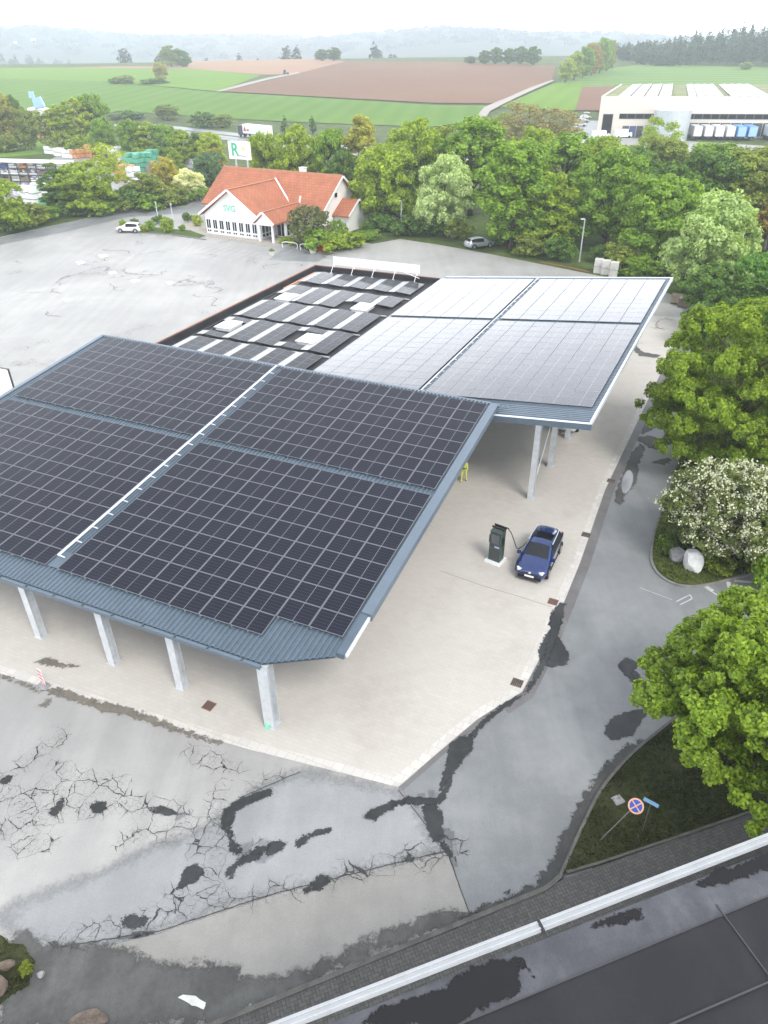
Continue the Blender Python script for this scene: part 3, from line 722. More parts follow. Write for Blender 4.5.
# clips along the lower module edge
mb = MB()
for i in range(17): slopebox(mb, -12.0+i*.814-.03, -12.0+i*.814+.03, 1.17 if i < 14 else 2.33, 1.25 if i < 14 else 2.42, .06, .16)
for i in range(19): slopebox(mb, -28+i*.814-.03, -28+i*.814+.03, 1.17, 1.25, .06, .16)
for i in range(37): slopebox(mb, -28+i*.83-.03, -28+i*.83+.03, 13.36, 13.45, .06, .17)
mb.obj('module_clips', M['trim'], can1)['kind'] = 'stuff'
for i, (x, y) in enumerate([(41.4+2, 634), (111.5, 664.5), (181, 688), (273, 723)]):
    g = at(x, y); q = can1.matrix_basis.inverted() @ g
    hcolumn(can1, q.x, .5 if i != 3 else .25, z1(q.x, .4)-.12, .40 if i != 3 else .5)
for u in (-21.8, -26.4): hcolumn(can1, u, .5, z1(u, .4)-.12, .4)
for v in (12.2, 21.6):
    for u in (-.6, -5.4, -9.9, -14.5, -19, -23.6, -28): hcolumn(can1, u, v, z1(u, v)-.4, .36)
for u in (-.45, -5.0, -9.5, -14.0, -18.0, -22.6, -27.2):
    mb = MB(); slopebox(mb, u-.1, u+.1, .2, 22.6, -.42, -.12); mb.obj('cross_beam', M['galv'], can1)
for v in (.55, 12.2, 21.6):
    mb = MB(); slopebox(mb, -28.6, 2.2 if v > 4 else .3, v-.12, v+.12, -.12, -.065); mb.obj('purlin', M['galv'], can1)
mb = MB(); q = can1.matrix_basis.inverted() @ at(271, 727); mb.cyl((q.x-.1, q.y-.1, .12), .12, .24, 10); mb.obj('drain_pipe_end', M['pgreen'], can1)

# ---- rear canopy, modules tinted paler for the sky's reflection, rising to the right
TH2 = R(-27.05); O2 = at(590, 422, 6.6); O2 = Vector((O2.x, O2.y, 0))
SU2, SV2 = .108, .039
z2 = lambda u, v: 6.55+SU2*u+SV2*v
can2 = thing('solar_canopy', 'pale shining solar panel canopy behind, beside the curved service road', 'canopy', O2, TH2, 'solar canopies')
U2L, V2B = -21.45, 29.75
corrugated(can2, U2L, 0, 0.0, V2B, z2, along='u', pitch=.25)
A2, B2 = 1.593, 1.154
cells = []
for (ua, nu) in ((-11.47, 7), (-21.62, 6)):
    for j in range(13):
        for i in range(nu): cells.append((ua+A2*(i+.5), 1.85+B2*(j+.5)))
    for j in range(10):
        for i in range(nu): cells.append((ua+A2*(i+.5), 17.4+B2*(j+.5)))
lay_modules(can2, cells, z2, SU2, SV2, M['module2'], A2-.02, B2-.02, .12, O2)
zz2 = lambda u, v: z2(u, v)
mb = MB(); slopebox(mb, 0.002, .12, -.12, V2B, -.26, .10, zz2); mb.obj('edge_trim', M['whiteedge'], can2)
mb = MB(); slopebox(mb, U2L, .16, -.30, -.125, -.34, .03, zz2); mb.obj('edge_trim', M['steel'], can2)
mb = MB(); slopebox(mb, U2L, .16, -.30, -.16, .035, .08, zz2); mb.obj('edge_trim', M['whiteedge'], can2)
mb = MB(); slopebox(mb, U2L, .16, V2B+.003, V2B+.15, -.3, .10, zz2); mb.obj('edge_trim', M['whiteedge'], can2)
mb = MB(); slopebox(mb, U2L-.35, U2L-.003, -.1, V2B, -.22, .07, zz2); mb.obj('edge_trim', M['trim'], can2)
mb = MB()
mb.bar((-11.75, 2, z2(-11.75, 2)+.24), (-11.75, 29.2, z2(-11.75, 29.2)+.24), .07, .05)
for i in range(24): mb.bar((-11.75, 2.2+i*1.155, z2(-11.75, 2.2+i*1.155)+.2), (-11.55, 2.2+i*1.155, z2(-11.55, 2.2+i*1.155)+.18), .05)
mb.obj('walkway_rail', M['whiteedge'], can2)
I2 = can2.matrix_basis.inverted(); q5, q6 = I2 @ at(530.5, 498.5), I2 @ at(549, 466)
for kk in range(6):
    v = q5.y+(q6.y-q5.y)*kk; q_u = q5.x+(q6.x-q5.x)*kk*.3
    for u in (q_u, q_u-8.7, q_u-17.4):
        hcolumn(can2, u, v, z2(u, v)-.32, .36)
    mb = MB(); slopebox(mb, -20.9, -.5, v-.12, v+.12, -.32, -.13, zz2); mb.obj('cross_beam', M['galv'], can2)
for u in (-3.1, -11.9, -20.6):
    mb = MB(); slopebox(mb, u-.1, u+.1, .3, 29.2, -.128, -.065, zz2); mb.obj('purlin', M['galv'], can2)
mb = MB(); mb.tube([(-3.1, 1.3, 1.2), (-3.1, 5.4, 5.9)], .03, 6); mb.obj('brace_rod', M['whitep'], can2)

# ------------------------------------------------------------------ flat roofed hall between the canopies
Oh = at(315, 265, 4.3); Oh = Vector((Oh.x, Oh.y, 0)); THh = R(-24)
hall = thing('flat_roofed_hall', 'low hall with black flat roof carrying rows of panels between both canopies', 'building', Oh, THh)
inv = (Matrix.Translation(Oh) @ Matrix.Rotation(THh, 4, 'Z')).inverted()
q = inv @ at(150, 338, 4.3); LV = q.y-8; q2 = inv @ at(440, 277, 4.3); RU = q2.x+1.2
mb = MB(); mb.prism([(0.05, LV), (RU, LV), (RU, -.05), (.05, -.05)], 0, 3.75); mb.obj('wall', M['white'], hall)
mb = MB(); mb.prism([(.25, LV), (RU-.2, LV), (RU-.2, -.25), (.25, -.25)], 3.755, 3.80); mb.obj('roof', M['blackroof'], hall)
mb = MB()
mb.box((.12, LV/2, 4.02), (.24, -LV, .54)); mb.box((RU/2, -.12, 4.02), (RU-.5, .24, .54))
mb.obj('parapet', M['blackroof'], hall)
mb = MB(); mb.box((-.005, LV/2, 4.315), (.14, -LV, .05)); mb.box((RU/2, 0, 4.315), (RU, .08, .05)); mb.obj('parapet_cap', M['orangeedge'], hall)
mb = MB(); mb.bar((.8, -1.5, 3.9), (.8, -8.5, 3.9), .12, .1); mb.bar((1.1, -2.5, 3.88), (1.1, -8, 3.88), .06); mb.obj('copper_pipe', mat('bare_copper', (.62, .34, .22), .5), hall)
mb = MB(); mb.bar((1.3, -6, 3.86), (1.5, LV+3, 3.86), .05); mb.bar((.7, -9, 3.85), (.9, LV+2, 3.85), .08); mb.obj('cable_conduit', M['darkgrey'], hall)
def hl(x, y, z=3.85): return inv @ at(x, y, z)
SKY = [((276, 0), (287, 299)), ((0, 0), (363, 309)), ((0, 0), (229, 327)), ((0, 0), (310, 341))]
sk_pos = [hl(*s[1]) for s in SKY]
for p in sk_pos:
    mb = MB(); mb.box((p.x, p.y, 3.93), (1.5, 2.0, .25)); mb.box((p.x, p.y, 4.09), (1.7, 2.2, .07)); mb.box((p.x, p.y, 4.14), (1.3, 1.8, .05), taper=.9)
    mb.obj('skylight', M['whitep'], hall)
# tilted rows of modules with pale deflector sheets between them
hm = module_mesh('solar_module', M['module2'], 1.68, 1.02)
bands = [(-1.6, -6.8), (-7.3, -12.6), (-13.1, -18.4), (-18.9, -24.2), (-24.7, -30)]
mods = []
for bi, (va, vb) in enumerate(bands):
    u = 1.9
    while u < RU-1.9:
        n = int((va-vb)/1.04); run = []; runs = [run]
        for j in range(n):
            v = va-.52-1.04*j
            if any(abs(u+.5-p.x) < 1.7 and abs(v-p.y) < 1.5 for p in sk_pos):
                if run: run = []; runs.append(run)
                continue
            run.append(v); mods.append((u+.85, v))
        for run in runs:
            if not run: continue
            a, b = max(run)+.5, min(run)-.5
            mb = MB(); mb.add([(u-.82, b, 4.0), (u-.82, a, 4.0), (u-.06, a, 4.07), (u-.06, b, 4.07)], [(0, 3, 2, 1), (0, 1, 2, 3)]); mb.obj('deflector', M['whitep'], hall)
        if u+3.0 > RU-1.9:
            mb = MB(); mb.box((u+2.75, (va+vb)/2, 3.95), (.2, va-vb, .12)); mb.box((u+3.1, (va+vb)/2, 3.95), (.2, va-vb, .12)); mb.obj('end_rail', M['whitep'], hall)
        u += 2.62
    mb = MB(); mb.box((RU/2, vb-.22, 3.86), (RU-3.4, .07, .06)); mb.obj('mounting_rail', M['galv'], hall)
    mb = MB(); mb.box((RU/2, vb-.40, 3.84), (RU-3.2, .12, .05)); mb.obj('cable_tray', M['darkgrey'], hall)
lay_modules(hall, mods, lambda u, v: 4.02, -.075, 0, M['module3'], 1.68, 1.02, 0, Oh)
# long white signboard on brackets seen from behind
b0, b1 = hl(338, 257, 5.1), hl(422, 267, 5.1)
sb = thing('rooftop_signboard', 'long white board on steel brackets along the rear edge of the flat roof', 'signboard', Oh, THh)
mb = MB(); w = (b1.x-b0.x); mb.box(((b0.x+b1.x)/2, .12, 4.98), (w, .06, .9)); mb.obj('panel', M['whitep'], sb)
for i in range(5):
    x = b0.x+w*(.02+.24*i); mb = MB(); mb.bar((x, -.02, 4.3), (x, -.02, 5.3), .07); mb.bar((x, -.02, 4.9), (x, -1.0, 3.86), .05); mb.box((x, -1.0, 3.85), (.3, .3, .05)); mb.obj('bracket', M['whitep'], sb)
mb = MB(); mb.bar((b1.x+.2, -.5, 4.2), (b1.x-2.6, -.3, 4.9), .06); mb.obj('stay_bar', M['whitep'], sb)
# white hoarding peeping over the left edge of the front canopy
hp = at(2, 388, 3.2)
hd = thing('white_hoarding', 'blank white hoarding with dark rim on posts at the left edge', 'hoarding', (hp.x, hp.y, 0), R(-24))
mb = MB(); mb.box((-1.2, 0, 3.6), (5.0, .10, 2.6)); mb.obj('panel', M['whitep'], hd)
mb = MB(); mb.box((1.33, 0, 3.6), (.06, .14, 2.7)); mb.box((-1.2, 0, 4.94), (5.1, .14, .06)); mb.obj('rim', M['darkgrey'], hd)
for x in (-3.2, 1.0): mb = MB(); mb.bar((x, .12, 0), (x, .12, 4.6), .14); mb.obj('post', M['galv'], hd)

# ------------------------------------------------------------------ building at the bottom right, seen from above
RZ = 6.0
eA, eB = at(284, 1024, RZ), at(768, 838, RZ); ed = (eB-eA).normalized(); en = Vector((ed.y, -ed.x, 0))
brz = math.atan2(ed.y, ed.x)
low = thing('flat_roofed_building', 'building with grey membrane roof and white metal edge in the bottom right corner', 'building', (eA.x, eA.y, 0), brz)
def lo(x, y, z=RZ-.12): return low.matrix_basis.inverted() @ at(x, y, z)
LX0, LX1, LY = -9, 24, -15
M['membrane'] = asphalt('roof_membrane', (.060, .062, .071), (.105, .109, .121), .35, .5, spec=.25)
M['membrane2'] = asphalt('roof_membrane_dark', (.016, .0165, .019), (.024, .025, .028), .3, .55, spec=.22)
mb = MB(); mb.prism([(LX0, LY), (LX1, LY), (LX1, -.35), (LX0, -.35)], 0, RZ-.16); mb.obj('wall', M['white'], low)
mb = MB(); mb.prism([(LX0-.1, LY), (LX1, LY), (LX1, -.28), (LX0-.1, -.28)], RZ-.155, RZ-.12); mb.obj('roof', M['membrane'], low)
# the darker field further in, sloping up from a seam
s0, s1 = lo(465, 1024), lo(768, 895)
mb = MB(); mb.add([(LX0, s0.y-(s0.x-LX0)*0, RZ-.114), (LX1, s1.y, RZ-.114), (LX1, LY, RZ-.10), (LX0, LY, RZ-.10)], [(0, 3, 2, 1)]); mb.obj('roof_field', M['membrane2'], low)
mb = MB(); mb.bar((LX0, s0.y, RZ-.105), (LX1, s1.y, RZ-.105), .035, .02)
a, b = lo(668, 1024), lo(768, 985); mb.bar((a.x-3, a.y, RZ-.085), (b.x+3, b.y, RZ-.085), .045, .02)
a, b = lo(716, 905), lo(775, 985); mb.bar((a.x, a.y, RZ-.088), (b.x, b.y, RZ-.088), .035, .02)
mb.obj('roof_seam', mat('seam_strip', (.040, .040, .043), .6), low)
mb = MB()
gx = lo(541, 925, RZ+.05).x
for x0, x1 in ((LX0, gx-.03), (gx+.03, LX1)):
    mb.box(((x0+x1)/2, -.0, RZ-.03), (x1-x0, .20, .06)); mb.box(((x0+x1)/2, .115, RZ-.13), (x1-x0, .03, .26)); mb.box(((x0+x1)/2, -.07, RZ+.02), (x1-x0, .04, .04)); mb.box(((x0+x1)/2, .06, RZ+.015), (x1-x0, .03, .03)); mb.box(((x0+x1)/2, -.105, RZ-.06), (x1-x0, .02, .1))
mb.obj('edge_trim', mat('anodised_edge', (.42, .435, .45), .5, .3, var=.08), low)
mb = MB(); mb.box((gx, -.04, RZ+.0), (.07, .30, .10)); mb.obj('edge_joint', M['black'], low)
M['roofwater'] = soft_edge(plain('roof_water', (.012, .012, .013), .12, spec=.25), 2.2, .42, .54, 1.5)
for p in ([(365, 1024), (372, 1012), (408, 1000), (440, 990), (470, 968), (512, 958), (526, 960), (520, 975), (524, 990), (505, 1000), (480, 1012), (455, 1030)], [(528, 968), (534, 978), (530, 974)], [(592, 927), (606, 918), (640, 908), (642, 918), (626, 920), (610, 926)], [(694, 885), (712, 872), (740, 864), (800, 842), (800, 862), (760, 872), (725, 882), (704, 886)]):
    stain('roof_puddle', [lo(x, y) for x, y in p], RZ-.108, M['roofwater'], .22, .09, low, None)

# ------------------------------------------------------------------ restaurant with red tiled roofs
Or = at(207.3, 233.3); THr = R(-30)
rest = thing('restaurant', 'white restaurant with red tiled roofs, front gable and glazed porch', 'building', (Or.x, Or.y, 0), THr)
def gable_roof(a0, a1, bf, bm, bb, zf, zr, zb, th=.22):
    """ridge along a; front eave bf at height zf, ridge bm at zr, back eave bb at zb"""
    mb = MB(); vs = []
    for a in (a0, a1):
        vs += [(a, bf, zf), (a, bm, zr), (a, bb, zb), (a, bf, zf-th), (a, bm, zr-th), (a, bb, zb-th)]
    mb.add(vs, [(0, 6, 7, 1), (1, 7, 8, 2), (3, 4, 10, 9), (4, 5, 11, 10), (0, 1, 4, 3), (1, 2, 5, 4), (6, 9, 10, 7), (7, 10, 11, 8), (0, 3, 9, 6), (2, 8, 11, 5)])
    return mb
def gable_roof_b(b0, b1, al, am, ar, zl, zr, zt, th=.22):
    mb = MB(); vs = []
    for b in (b0, b1):
        vs += [(al, b, zl), (am, b, zt), (ar, b, zr), (al, b, zl-th), (am, b, zt-th), (ar, b, zr-th)]
    mb.add(vs, [(0, 1, 7, 6), (1, 2, 8, 7), (3, 9, 10, 4), (4, 10, 11, 5), (0, 3, 4, 1), (1, 4, 5, 2), (6, 7, 10, 9), (7, 8, 11, 10), (0, 6, 9, 3), (2, 5, 11, 8)])
    return mb
gable_roof(-7.2, 17.7, 7.2, 13.9, 20.2, 3.0, 7.9, 3.3).obj('main_roof', M['tiles'], rest)
gable_roof_b(-.55, 12.9, -.8, 5.6, 11.7, 3.0, 3.0, 6.95).obj('wing_roof', M['tiles'], rest)
gable_roof_b(-1.1, 9.0, 10.6, 12.5, 14.5, 2.85, 2.8, 4.35).obj('porch_roof', M['tiles'], rest)
gable_roof(16.0, 20.4, 11.0, 14.3, 17.4, 2.5, 4.6, 2.6).obj('annex_roof', M['tiles'], rest)
mb = MB()
mb.prism([(-6.8, 7.8), (17.2, 7.8), (17.2, 19.6), (-6.8, 19.6)], 0, 3.05)
mb.add([(17.2, 7.8, 3.05), (17.2, 19.6, 3.05), (17.2, 13.9, 7.65), (-6.8, 7.8, 3.05), (-6.8, 19.6, 3.05), (-6.8, 13.9, 7.65)], [(0, 1, 2), (5, 4, 3)])
mb.add([(0, 0, 0), (11, 0, 0), (11, 0, 3.1), (5.5, 0, 6.7), (0, 0, 3.1), (0, 7.79, 0), (0, 7.79, 3.1), (11, 7.79, 0), (11, 7.79, 3.1)], [(0, 1, 2, 3, 4), (0, 4, 6, 5), (1, 7, 8, 2)])
mb.prism([(17.21, 11.5), (20.0, 11.5), (20.0, 16.9), (17.21, 16.9)], 0, 2.5)
mb.add([(20.0, 11.5, 2.5), (20.0, 16.9, 2.5), (20.0, 14.3, 4.4)], [(0, 1, 2)])
mb.add([(11.01, -.8, 2.45), (14.1, -.8, 2.45), (14.1, -.8, 2.75), (12.5, -.8, 4.15), (11.01, -.8, 2.8), (11.01, 7.78, 2.45), (14.1, 7.78, 2.45), (14.1, 7.78, 2.75), (11.01, 7.78, 2.8)],
       [(0, 1, 2, 3, 4), (1, 6, 7, 2), (0, 4, 8, 5), (0, 5, 6, 1)])
mb.prism([(-4.6, 5.6), (-2.2, 5.6), (-2.2, 7.79), (-4.6, 7.79)], 0, 2.7)
mb.obj('wall', M['white'], rest)
def board(p, q, w=.30): mb = MB(); mb.bar(p, q, .10, w); mb.obj('bargeboard', M['whitep'], rest)
board((-.85, -.6, 2.95), (5.55, -.6, 6.92)); board((11.75, -.6, 2.95), (5.65, -.6, 6.92))
board((10.5, -1.15, 2.8), (12.45, -1.15, 4.33)); board((14.6, -1.15, 2.75), (12.55, -1.15, 4.33))
board((17.75, 7.2, 2.95), (17.75, 13.85, 7.85)); board((17.75, 20.2, 3.25), (17.75, 13.95, 7.85))
board((20.45, 11.0, 2.45), (20.45, 14.25, 4.55)); board((20.45, 17.4, 2.55), (20.45, 14.35, 4.55))
mb = MB(); mb.bar((5.55, 11.9, 7.02), (11.3, 8.4, 3.45), .24, .34); mb.obj('fire_wall_strip', M['whitep'], rest)
mb = MB(); mb.bar((5.6, -.5, 7.02), (5.6, 12.6, 7.02), .28, .10); mb.bar((-7.1, 13.9, 7.96), (17.6, 13.9, 7.96), .10, .28); mb.bar((12.5, -1.0, 4.42), (12.5, 8.6, 4.42), .24, .08); mb.obj('ridge_tiles', plain('ridge_tile', (.46, .23, .14), .8), rest)
mb = MB(); mb.box((9.6, 14.3, 8.0), (.9, .8, 1.3)); mb.box((9.6, 14.3, 8.68), (1.1, 1, .08)); mb.obj('chimney', M['white'], rest)
mb = MB(); mb.bar((12.5, 8.7, 4.2), (12.6, 9.0, 5.3), .2); mb.obj('vent_pipe', M['whitep'], rest)
for i in range(8):
    x = .7+i*1.33; f = MB(); f.box((x, -.05, 1.3), (1.02, .1, 2.1)); f = f.obj('window', M['whitep'], rest)
    g = MB(); g.box((x-.22, -.11, 1.6), (.30, .03, 1.3)); g.box((x+.22, -.11, 1.6), (.34, .03, 1.3)); g.box((x-.22, -.11, .55), (.28, .03, .25)); g.box((x+.22, -.11, .55), (.32, .03, .25)); g.obj('pane', M['glass'], f)
for y in (.7, 1.6, 2.5):
    f = MB(); f.box((11.06, y, 1.4), (.1, .8, 2.1)); f = f.obj('window', M['whitep'], rest); g = MB(); g.box((11.12, y, 1.65), (.03, .55, 1.3)); g.box((11.12, y, .6), (.03, .55, .4)); g.obj('pane', M['glass'], f)
d = MB(); d.box((12.5, 3.5, 1.15), (1.7, .12, 2.3)); d = d.obj('door', M['whitep'], rest); g = MB(); g.box((12.1, 3.42, 1.15), (.65, .03, 2.0)); g.box((12.9, 3.42, 1.15), (.65, .03, 2.0)); g.obj('pane', M['glass'], d)
for x, y in ((11.35, -.65), (13.95, -.65), (13.95, 2.6)):
    mb = MB(); mb.box((x, y, 1.22), (.3, .3, 2.44)); mb.obj('porch_post', M['whitep'], rest)
for i in range(3):
    f = MB(); f.box((13.9, 3.4+i*1.25, 1.25), (.12, 1.0, 1.9)); f = f.obj('window', M['whitep'], rest); g = MB(); g.box((13.98, 3.4+i*1.25, 1.25), (.03, .75, 1.6)); g.obj('pane', M['glass'], f)
f = MB(); f.box((17.24, 12.2, 5.3), (.1, 1.0, .9)); f = f.obj('window', M['whitep'], rest); g = MB(); g.box((17.31, 12.2, 5.3), (.03, .75, .65)); g.obj('pane', M['glass'], f)
f = MB(); f.box((17.24, 17.2, 4.2), (.1, .9, .8)); f = f.obj('window', M['whitep'], rest); g = MB(); g.box((17.31, 17.2, 4.2), (.03, .7, .55)); g.obj('pane', M['glass'], f)
def text(s, size, loc, rot, m, parent, name='lettering', depth=.03):
    c = bpy.data.curves.new(name, 'FONT'); c.body = s; c.size = size; c.extrude = depth; c.align_x = 'CENTER'; c.align_y = 'CENTER'; c.offset = size*.02
    o = bpy.data.objects.new(name, c); COL.objects.link(o); o.location = loc; o.rotation_euler = rot; c.materials.append(m)
    bpy.context.view_layer.update(); me = bpy.data.meshes.new_from_object(o.evaluated_get(bpy.context.evaluated_depsgraph_get())); bpy.data.objects.remove(o)
    o = bpy.data.objects.new(name, me); COL.objects.link(o); o.location = loc; o.rotation_euler = rot; o.parent = parent; return o
text('SVG', 1.35, (5.3, -.04, 4.15), (R(90), 0, 0), M['pgreen'], rest)
# billboard above the ridge
bb = thing('billboard', 'white billboard with large green R on two poles behind the restaurant ridge', 'billboard', (Or.x, Or.y, 0), THr)
c0 = rest.matrix_basis.inverted() @ at(241, 165, 9.4)
bx, by = 3.4, 14.4
rr = rest.matrix_basis.inverted()
def solve_b(x, y, b):    # the point of the board's plane that the photograph shows at (x, y)
    o = rr @ CAM; d = rr.to_3x3() @ ray(x, y); t = (b-o.y)/d.y; return o+d*t
p0, p1 = solve_b(230, 158.5, by), solve_b(249.5, 142, by)
w, h = p1.x-p0.x, p1.z-p0.z; cx, cz = (p0.x+p1.x)/2, (p0.z+p1.z)/2
mb = MB(); mb.box((cx, by, cz), (w, .25, h)); mb.obj('panel', M['whitep'], bb)
for s in (-.27, .27): mb = MB(); mb.bar((cx+s*w, by+.3, 7.2), (cx+s*w, by+.3, cz+h*.4), .22); mb.obj('pole', M['galv'], bb)
text('R', h*1.02, (cx-w*.20, by-.14, cz+.0), (R(90), 0, 0), M['green'], bb)
mb = MB()
for i in range(8):
    a = i*math.pi/4; mb.bar((cx+w*.2, by-.15, cz+h*.12), (cx+w*.2+math.cos(a)*h*.15, by-.15, cz+h*.12+math.sin(a)*h*.15), .10, .05)
mb.obj('star_emblem', M['yellow'], bb)
mb = MB(); mb.box((cx+w*.12, by-.14, cz-h*.3), (w*.38, .03, .12)); mb.obj('small_line', M['bluegrey'], bb)

# ------------------------------------------------------------------ cars
def car(name, label, loc, rz, paint, L=4.4, Wd=1.82, Hh=1.55, group=None, hero=False, tail=False):
    t = thing(name, label, 'car', loc, rz, group); sx, sy, sz = L/4.4, Wd/1.80, Hh/1.55
    ST = [(2.2, .32, .46, .60, .63, .50, .60, .58, .48), (2.12, .24, .48, .70, .74, .68, .76, .73, .62), (1.85, .2, .5, .80, .86, .78, .87, .83, .72), (1.45, .2, .52, .88, .95, .8, .89, .86, .76), (1.08, .2, .54, .93, 1.02, .8, .9, .87, .78),
          (.35, .2, .55, .96, 1.46, .8, .9, .87, .63), (-.1, .2, .55, .97, 1.53, .8, .9, .87, .645), (-.8, .2, .56, .98, 1.53, .8, .9, .87, .635), (-1.45, .2, .58, 1.01, 1.46, .8, .9, .87, .60), (-1.72, .22, .6, 1.03, 1.38, .8, .89, .86, .57),
          (-2.0, .26, .62, 1.02, 1.10, .78, .87, .83, .70), (-2.14, .3, .6, .92, .99, .74, .83, .79, .68), (-2.2, .36, .56, .78, .83, .66, .76, .72, .6)]
    G = []
    for x, zb, zm, zl, zr, wl, wm, wb, wr in ST:
        row = [(0, zb), (wl*.88, zb), (wl, zb+.1), (wm, zm), (wb, zl), (wr, zr-.05), (wr-.09, zr), (wr*.45, zr+.025), (0, zr+.032)]
        full = [(-y, z) for y, z in row[::-1]][:-1]+row
        G.append([(x*sx, y*sy, z*sz) for y, z in full])
    nj = len(G[0]); vs = [p for r in G for p in r]; body = []; glass = []; roof = []
    for i in range(len(G)-1):
        for j in range(nj-1):
            f = (i*nj+j, (i+1)*nj+j, (i+1)*nj+j+1, i*nj+j+1)
            jj = j if j < 8 else 15-j            # 0 centre top .. counted from each side
            # j index: 0..7 goes sill centre -> roof centre mirrored
            k = 7-(j if j < 8 else 15-j)          # 0 = bottom centre strip, 7 = roof centre strip
            k = (7-j if j < 8 else j-8)
            if k in (6, 7) and i == 4: glass.append(f)
            elif k in (6, 7) and i in (9,): glass.append(f)
            elif k == 4 and i in (5, 6, 7, 8): glass.append(f)
            elif hero and k in (6, 7) and i in (6,): roof.append(f)
            else: body.append(f)
    caps = [tuple(range(nj)), tuple(range((len(G)-1)*nj+nj-1, (len(G)-1)*nj-1, -1))]
    def sub(nm, fs, m, sm=True, off=0):
        mb = MB(); mb.add(vs, fs); o = mb.obj(nm, m, t, sm)
        import bmesh
        bm = bmesh.new(); bm.from_mesh(o.data); bmesh.ops.delete(bm, geom=[v for v in bm.verts if not v.link_faces], context='VERTS')
        bmesh.ops.recalc_face_normals(bm, faces=bm.faces)
        if sum((f.normal.dot(Vector((0, 0, 1)))) for f in bm.faces if f.calc_center_median().z > .9) < 0: bmesh.ops.reverse_faces(bm, faces=bm.faces)
        bm.to_mesh(o.data); bm.free(); return o
    b = sub('body', body+caps, paint); sub('window_glass', glass, M['glass'])
    if roof: sub('sunroof', roof, plain('black_glass', (.008, .008, .009), .12))
    for x in (1.36, -1.34):
        for s in (-1, 1):
            mb = MB(); mb.cyl((x*sx, s*.80*sy, .335), .335, .23, 20, 'Y'); wl = mb.obj('wheel', M['rubber'], t)
            mb = MB(); mb.cyl((x*sx, s*(.80*sy+.112), .335), .21, .02, 10, 'Y'); mb.obj('rim', M['rim'], wl)
            mb = MB(); n = 14; pts = [(x*sx+math.cos(R(a))*.40, s*.902*sy, .34+math.sin(R(a))*.40) for a in range(-8, 189, 14)]; mb.tube(pts, .035, 6); mb.obj('wheel_arch', M['black'], t)
    for s in (-1, 1):
        mb = MB(); mb.box((.98*sx, s*.98*sy, 1.0*sz), (.16, .2, .14)); mb.obj('mirror', paint, t)
        mb = MB(); mb.box((2.06*sx, s*.60*sy, .70*sz), (.22, .28, .11), rz=-s*.42); mb.obj('headlight', M['lamp'], t)
        mb = MB(); mb.box((-2.13*sx, s*.62*sy, .88*sz), (.14, .34, .13), rz=s*.25); mb.obj('tail_light', M['red'], t)
        if hero: mb = MB(); mb.tube([(.2, s*.665*sy, 1.515*sz), (-.4, s*.67*sy, 1.555*sz), (-1.5, s*.63*sy, 1.485*sz)], .028, 6); mb.obj('roof_rail', M['galv'], t)
    mb = MB(); mb.box((2.185*sx, 0, .50*sz), (.09, 1.0*sy, .16)); mb.obj('grille', M['black'], t)
    mb = MB(); mb.box((2.245*sx, 0, .44*sz), (.02, .52, .11)); mb.obj('number_plate', M['whitep'], t)
    mb = MB(); mb.box((-2.215*sx, 0, .70*sz), (.02, .52, .11)); mb.obj('number_plate', M['whitep'], t)
    mb = MB(); mb.box((2.17*sx, 0, .26*sz), (.14, 1.3*sy, .10)); mb.box((0, .87*sy, .26*sz), (2.1*sx, .06, .10)); mb.box((0, -.87*sy, .26*sz), (2.1*sx, .06, .10)); mb.obj('lower_trim', M['black'], t)
    if hero: mb = MB(); mb.cyl((2.19*sx, 0, .625*sz), .075, .03, 14, 'X'); mb.obj('badge', M['lamp'], t)
    return t
PB = plain('deep_blue_paint', (.004, .026, .135), .22, .3, coat=1.0)
PW = plain('white_car_paint', (.78, .78, .78), .3, coat=.6); PS = plain('silver_car_paint', (.50, .53, .56), .35, .4, coat=.5)
p = at(538.8, 561.5); car('parked_car', 'dark blue crossover with black sunroof charging by cable beside dark charging post', (p.x, p.y, .012), math.atan2(-.90, -.44), PB, 4.25, 1.83, 1.56, hero=True)
p = at(130.5, 232); car('parked_car', 'white hatchback parked by the hedge plants left of the restaurant', (p.x, p.y, .008), R(172), PW, 4.2, 1.8, 1.5)
p = at(479, 247.5); car('parked_car', 'silver estate car parked under the trees at the rear edge of the lot', (p.x, p.y, .03), R(24), PS, 4.4, 1.8, 1.5)
p = at(566, 431); q = p+Vector((.4, .9, 0))*1.6; car('parked_car', 'white car mostly hidden under the rear solar canopy roof', (q.x, q.y, .012), R(66), PW, 4.3, 1.8, 1.5)

# ------------------------------------------------------------------ charging post with its cable
p = at(494.5, 561.5); ch = thing('charging_station', 'tall dark grey charging post with screen on a white base plate', 'charger', (p.x, p.y, .012), R(-36))
mb = MB(); mb.box((0, .12, .05), (1.0, .95, .10)); mb.obj('base_plate', M['whitep'], ch)
mb = MB(); mb.box((0, .15, 1.12), (.70, .55, 2.04), taper=.97); mb.obj('cabinet', M['darkgrey'], ch)
mb = MB()
for s in (-1, 1): mb.bar((s*.352, -.135, .12), (s*.342, -.128, 2.12), .035, .03)
mb.bar((-.34, -.128, 2.13), (.34, -.128, 2.13), .03); mb.bar((-.36, -.13, .98), (.36, -.13, .98), .03); mb.obj('green_edging', plain('green_edging', (.02, .16, .07), .4), ch)
mb = MB(); mb.box((0, -.15, 1.62), (.52, .05, .62)); mb.obj('screen', plain('grey_screen', (.10, .11, .125), .2), ch)
mb = MB(); mb.box((-.36, .0, 1.55), (.10, .26, .5)); mb.box((.37, .0, 1.5), (.10, .26, .5)); mb.obj('cable_holster', M['black'], ch)
mb = MB(); mb.box((.14, -.15, 1.12), (.3, .04, .12)); mb.obj('display_strip', plain('lilac_label', (.35, .36, .55), .3), ch)
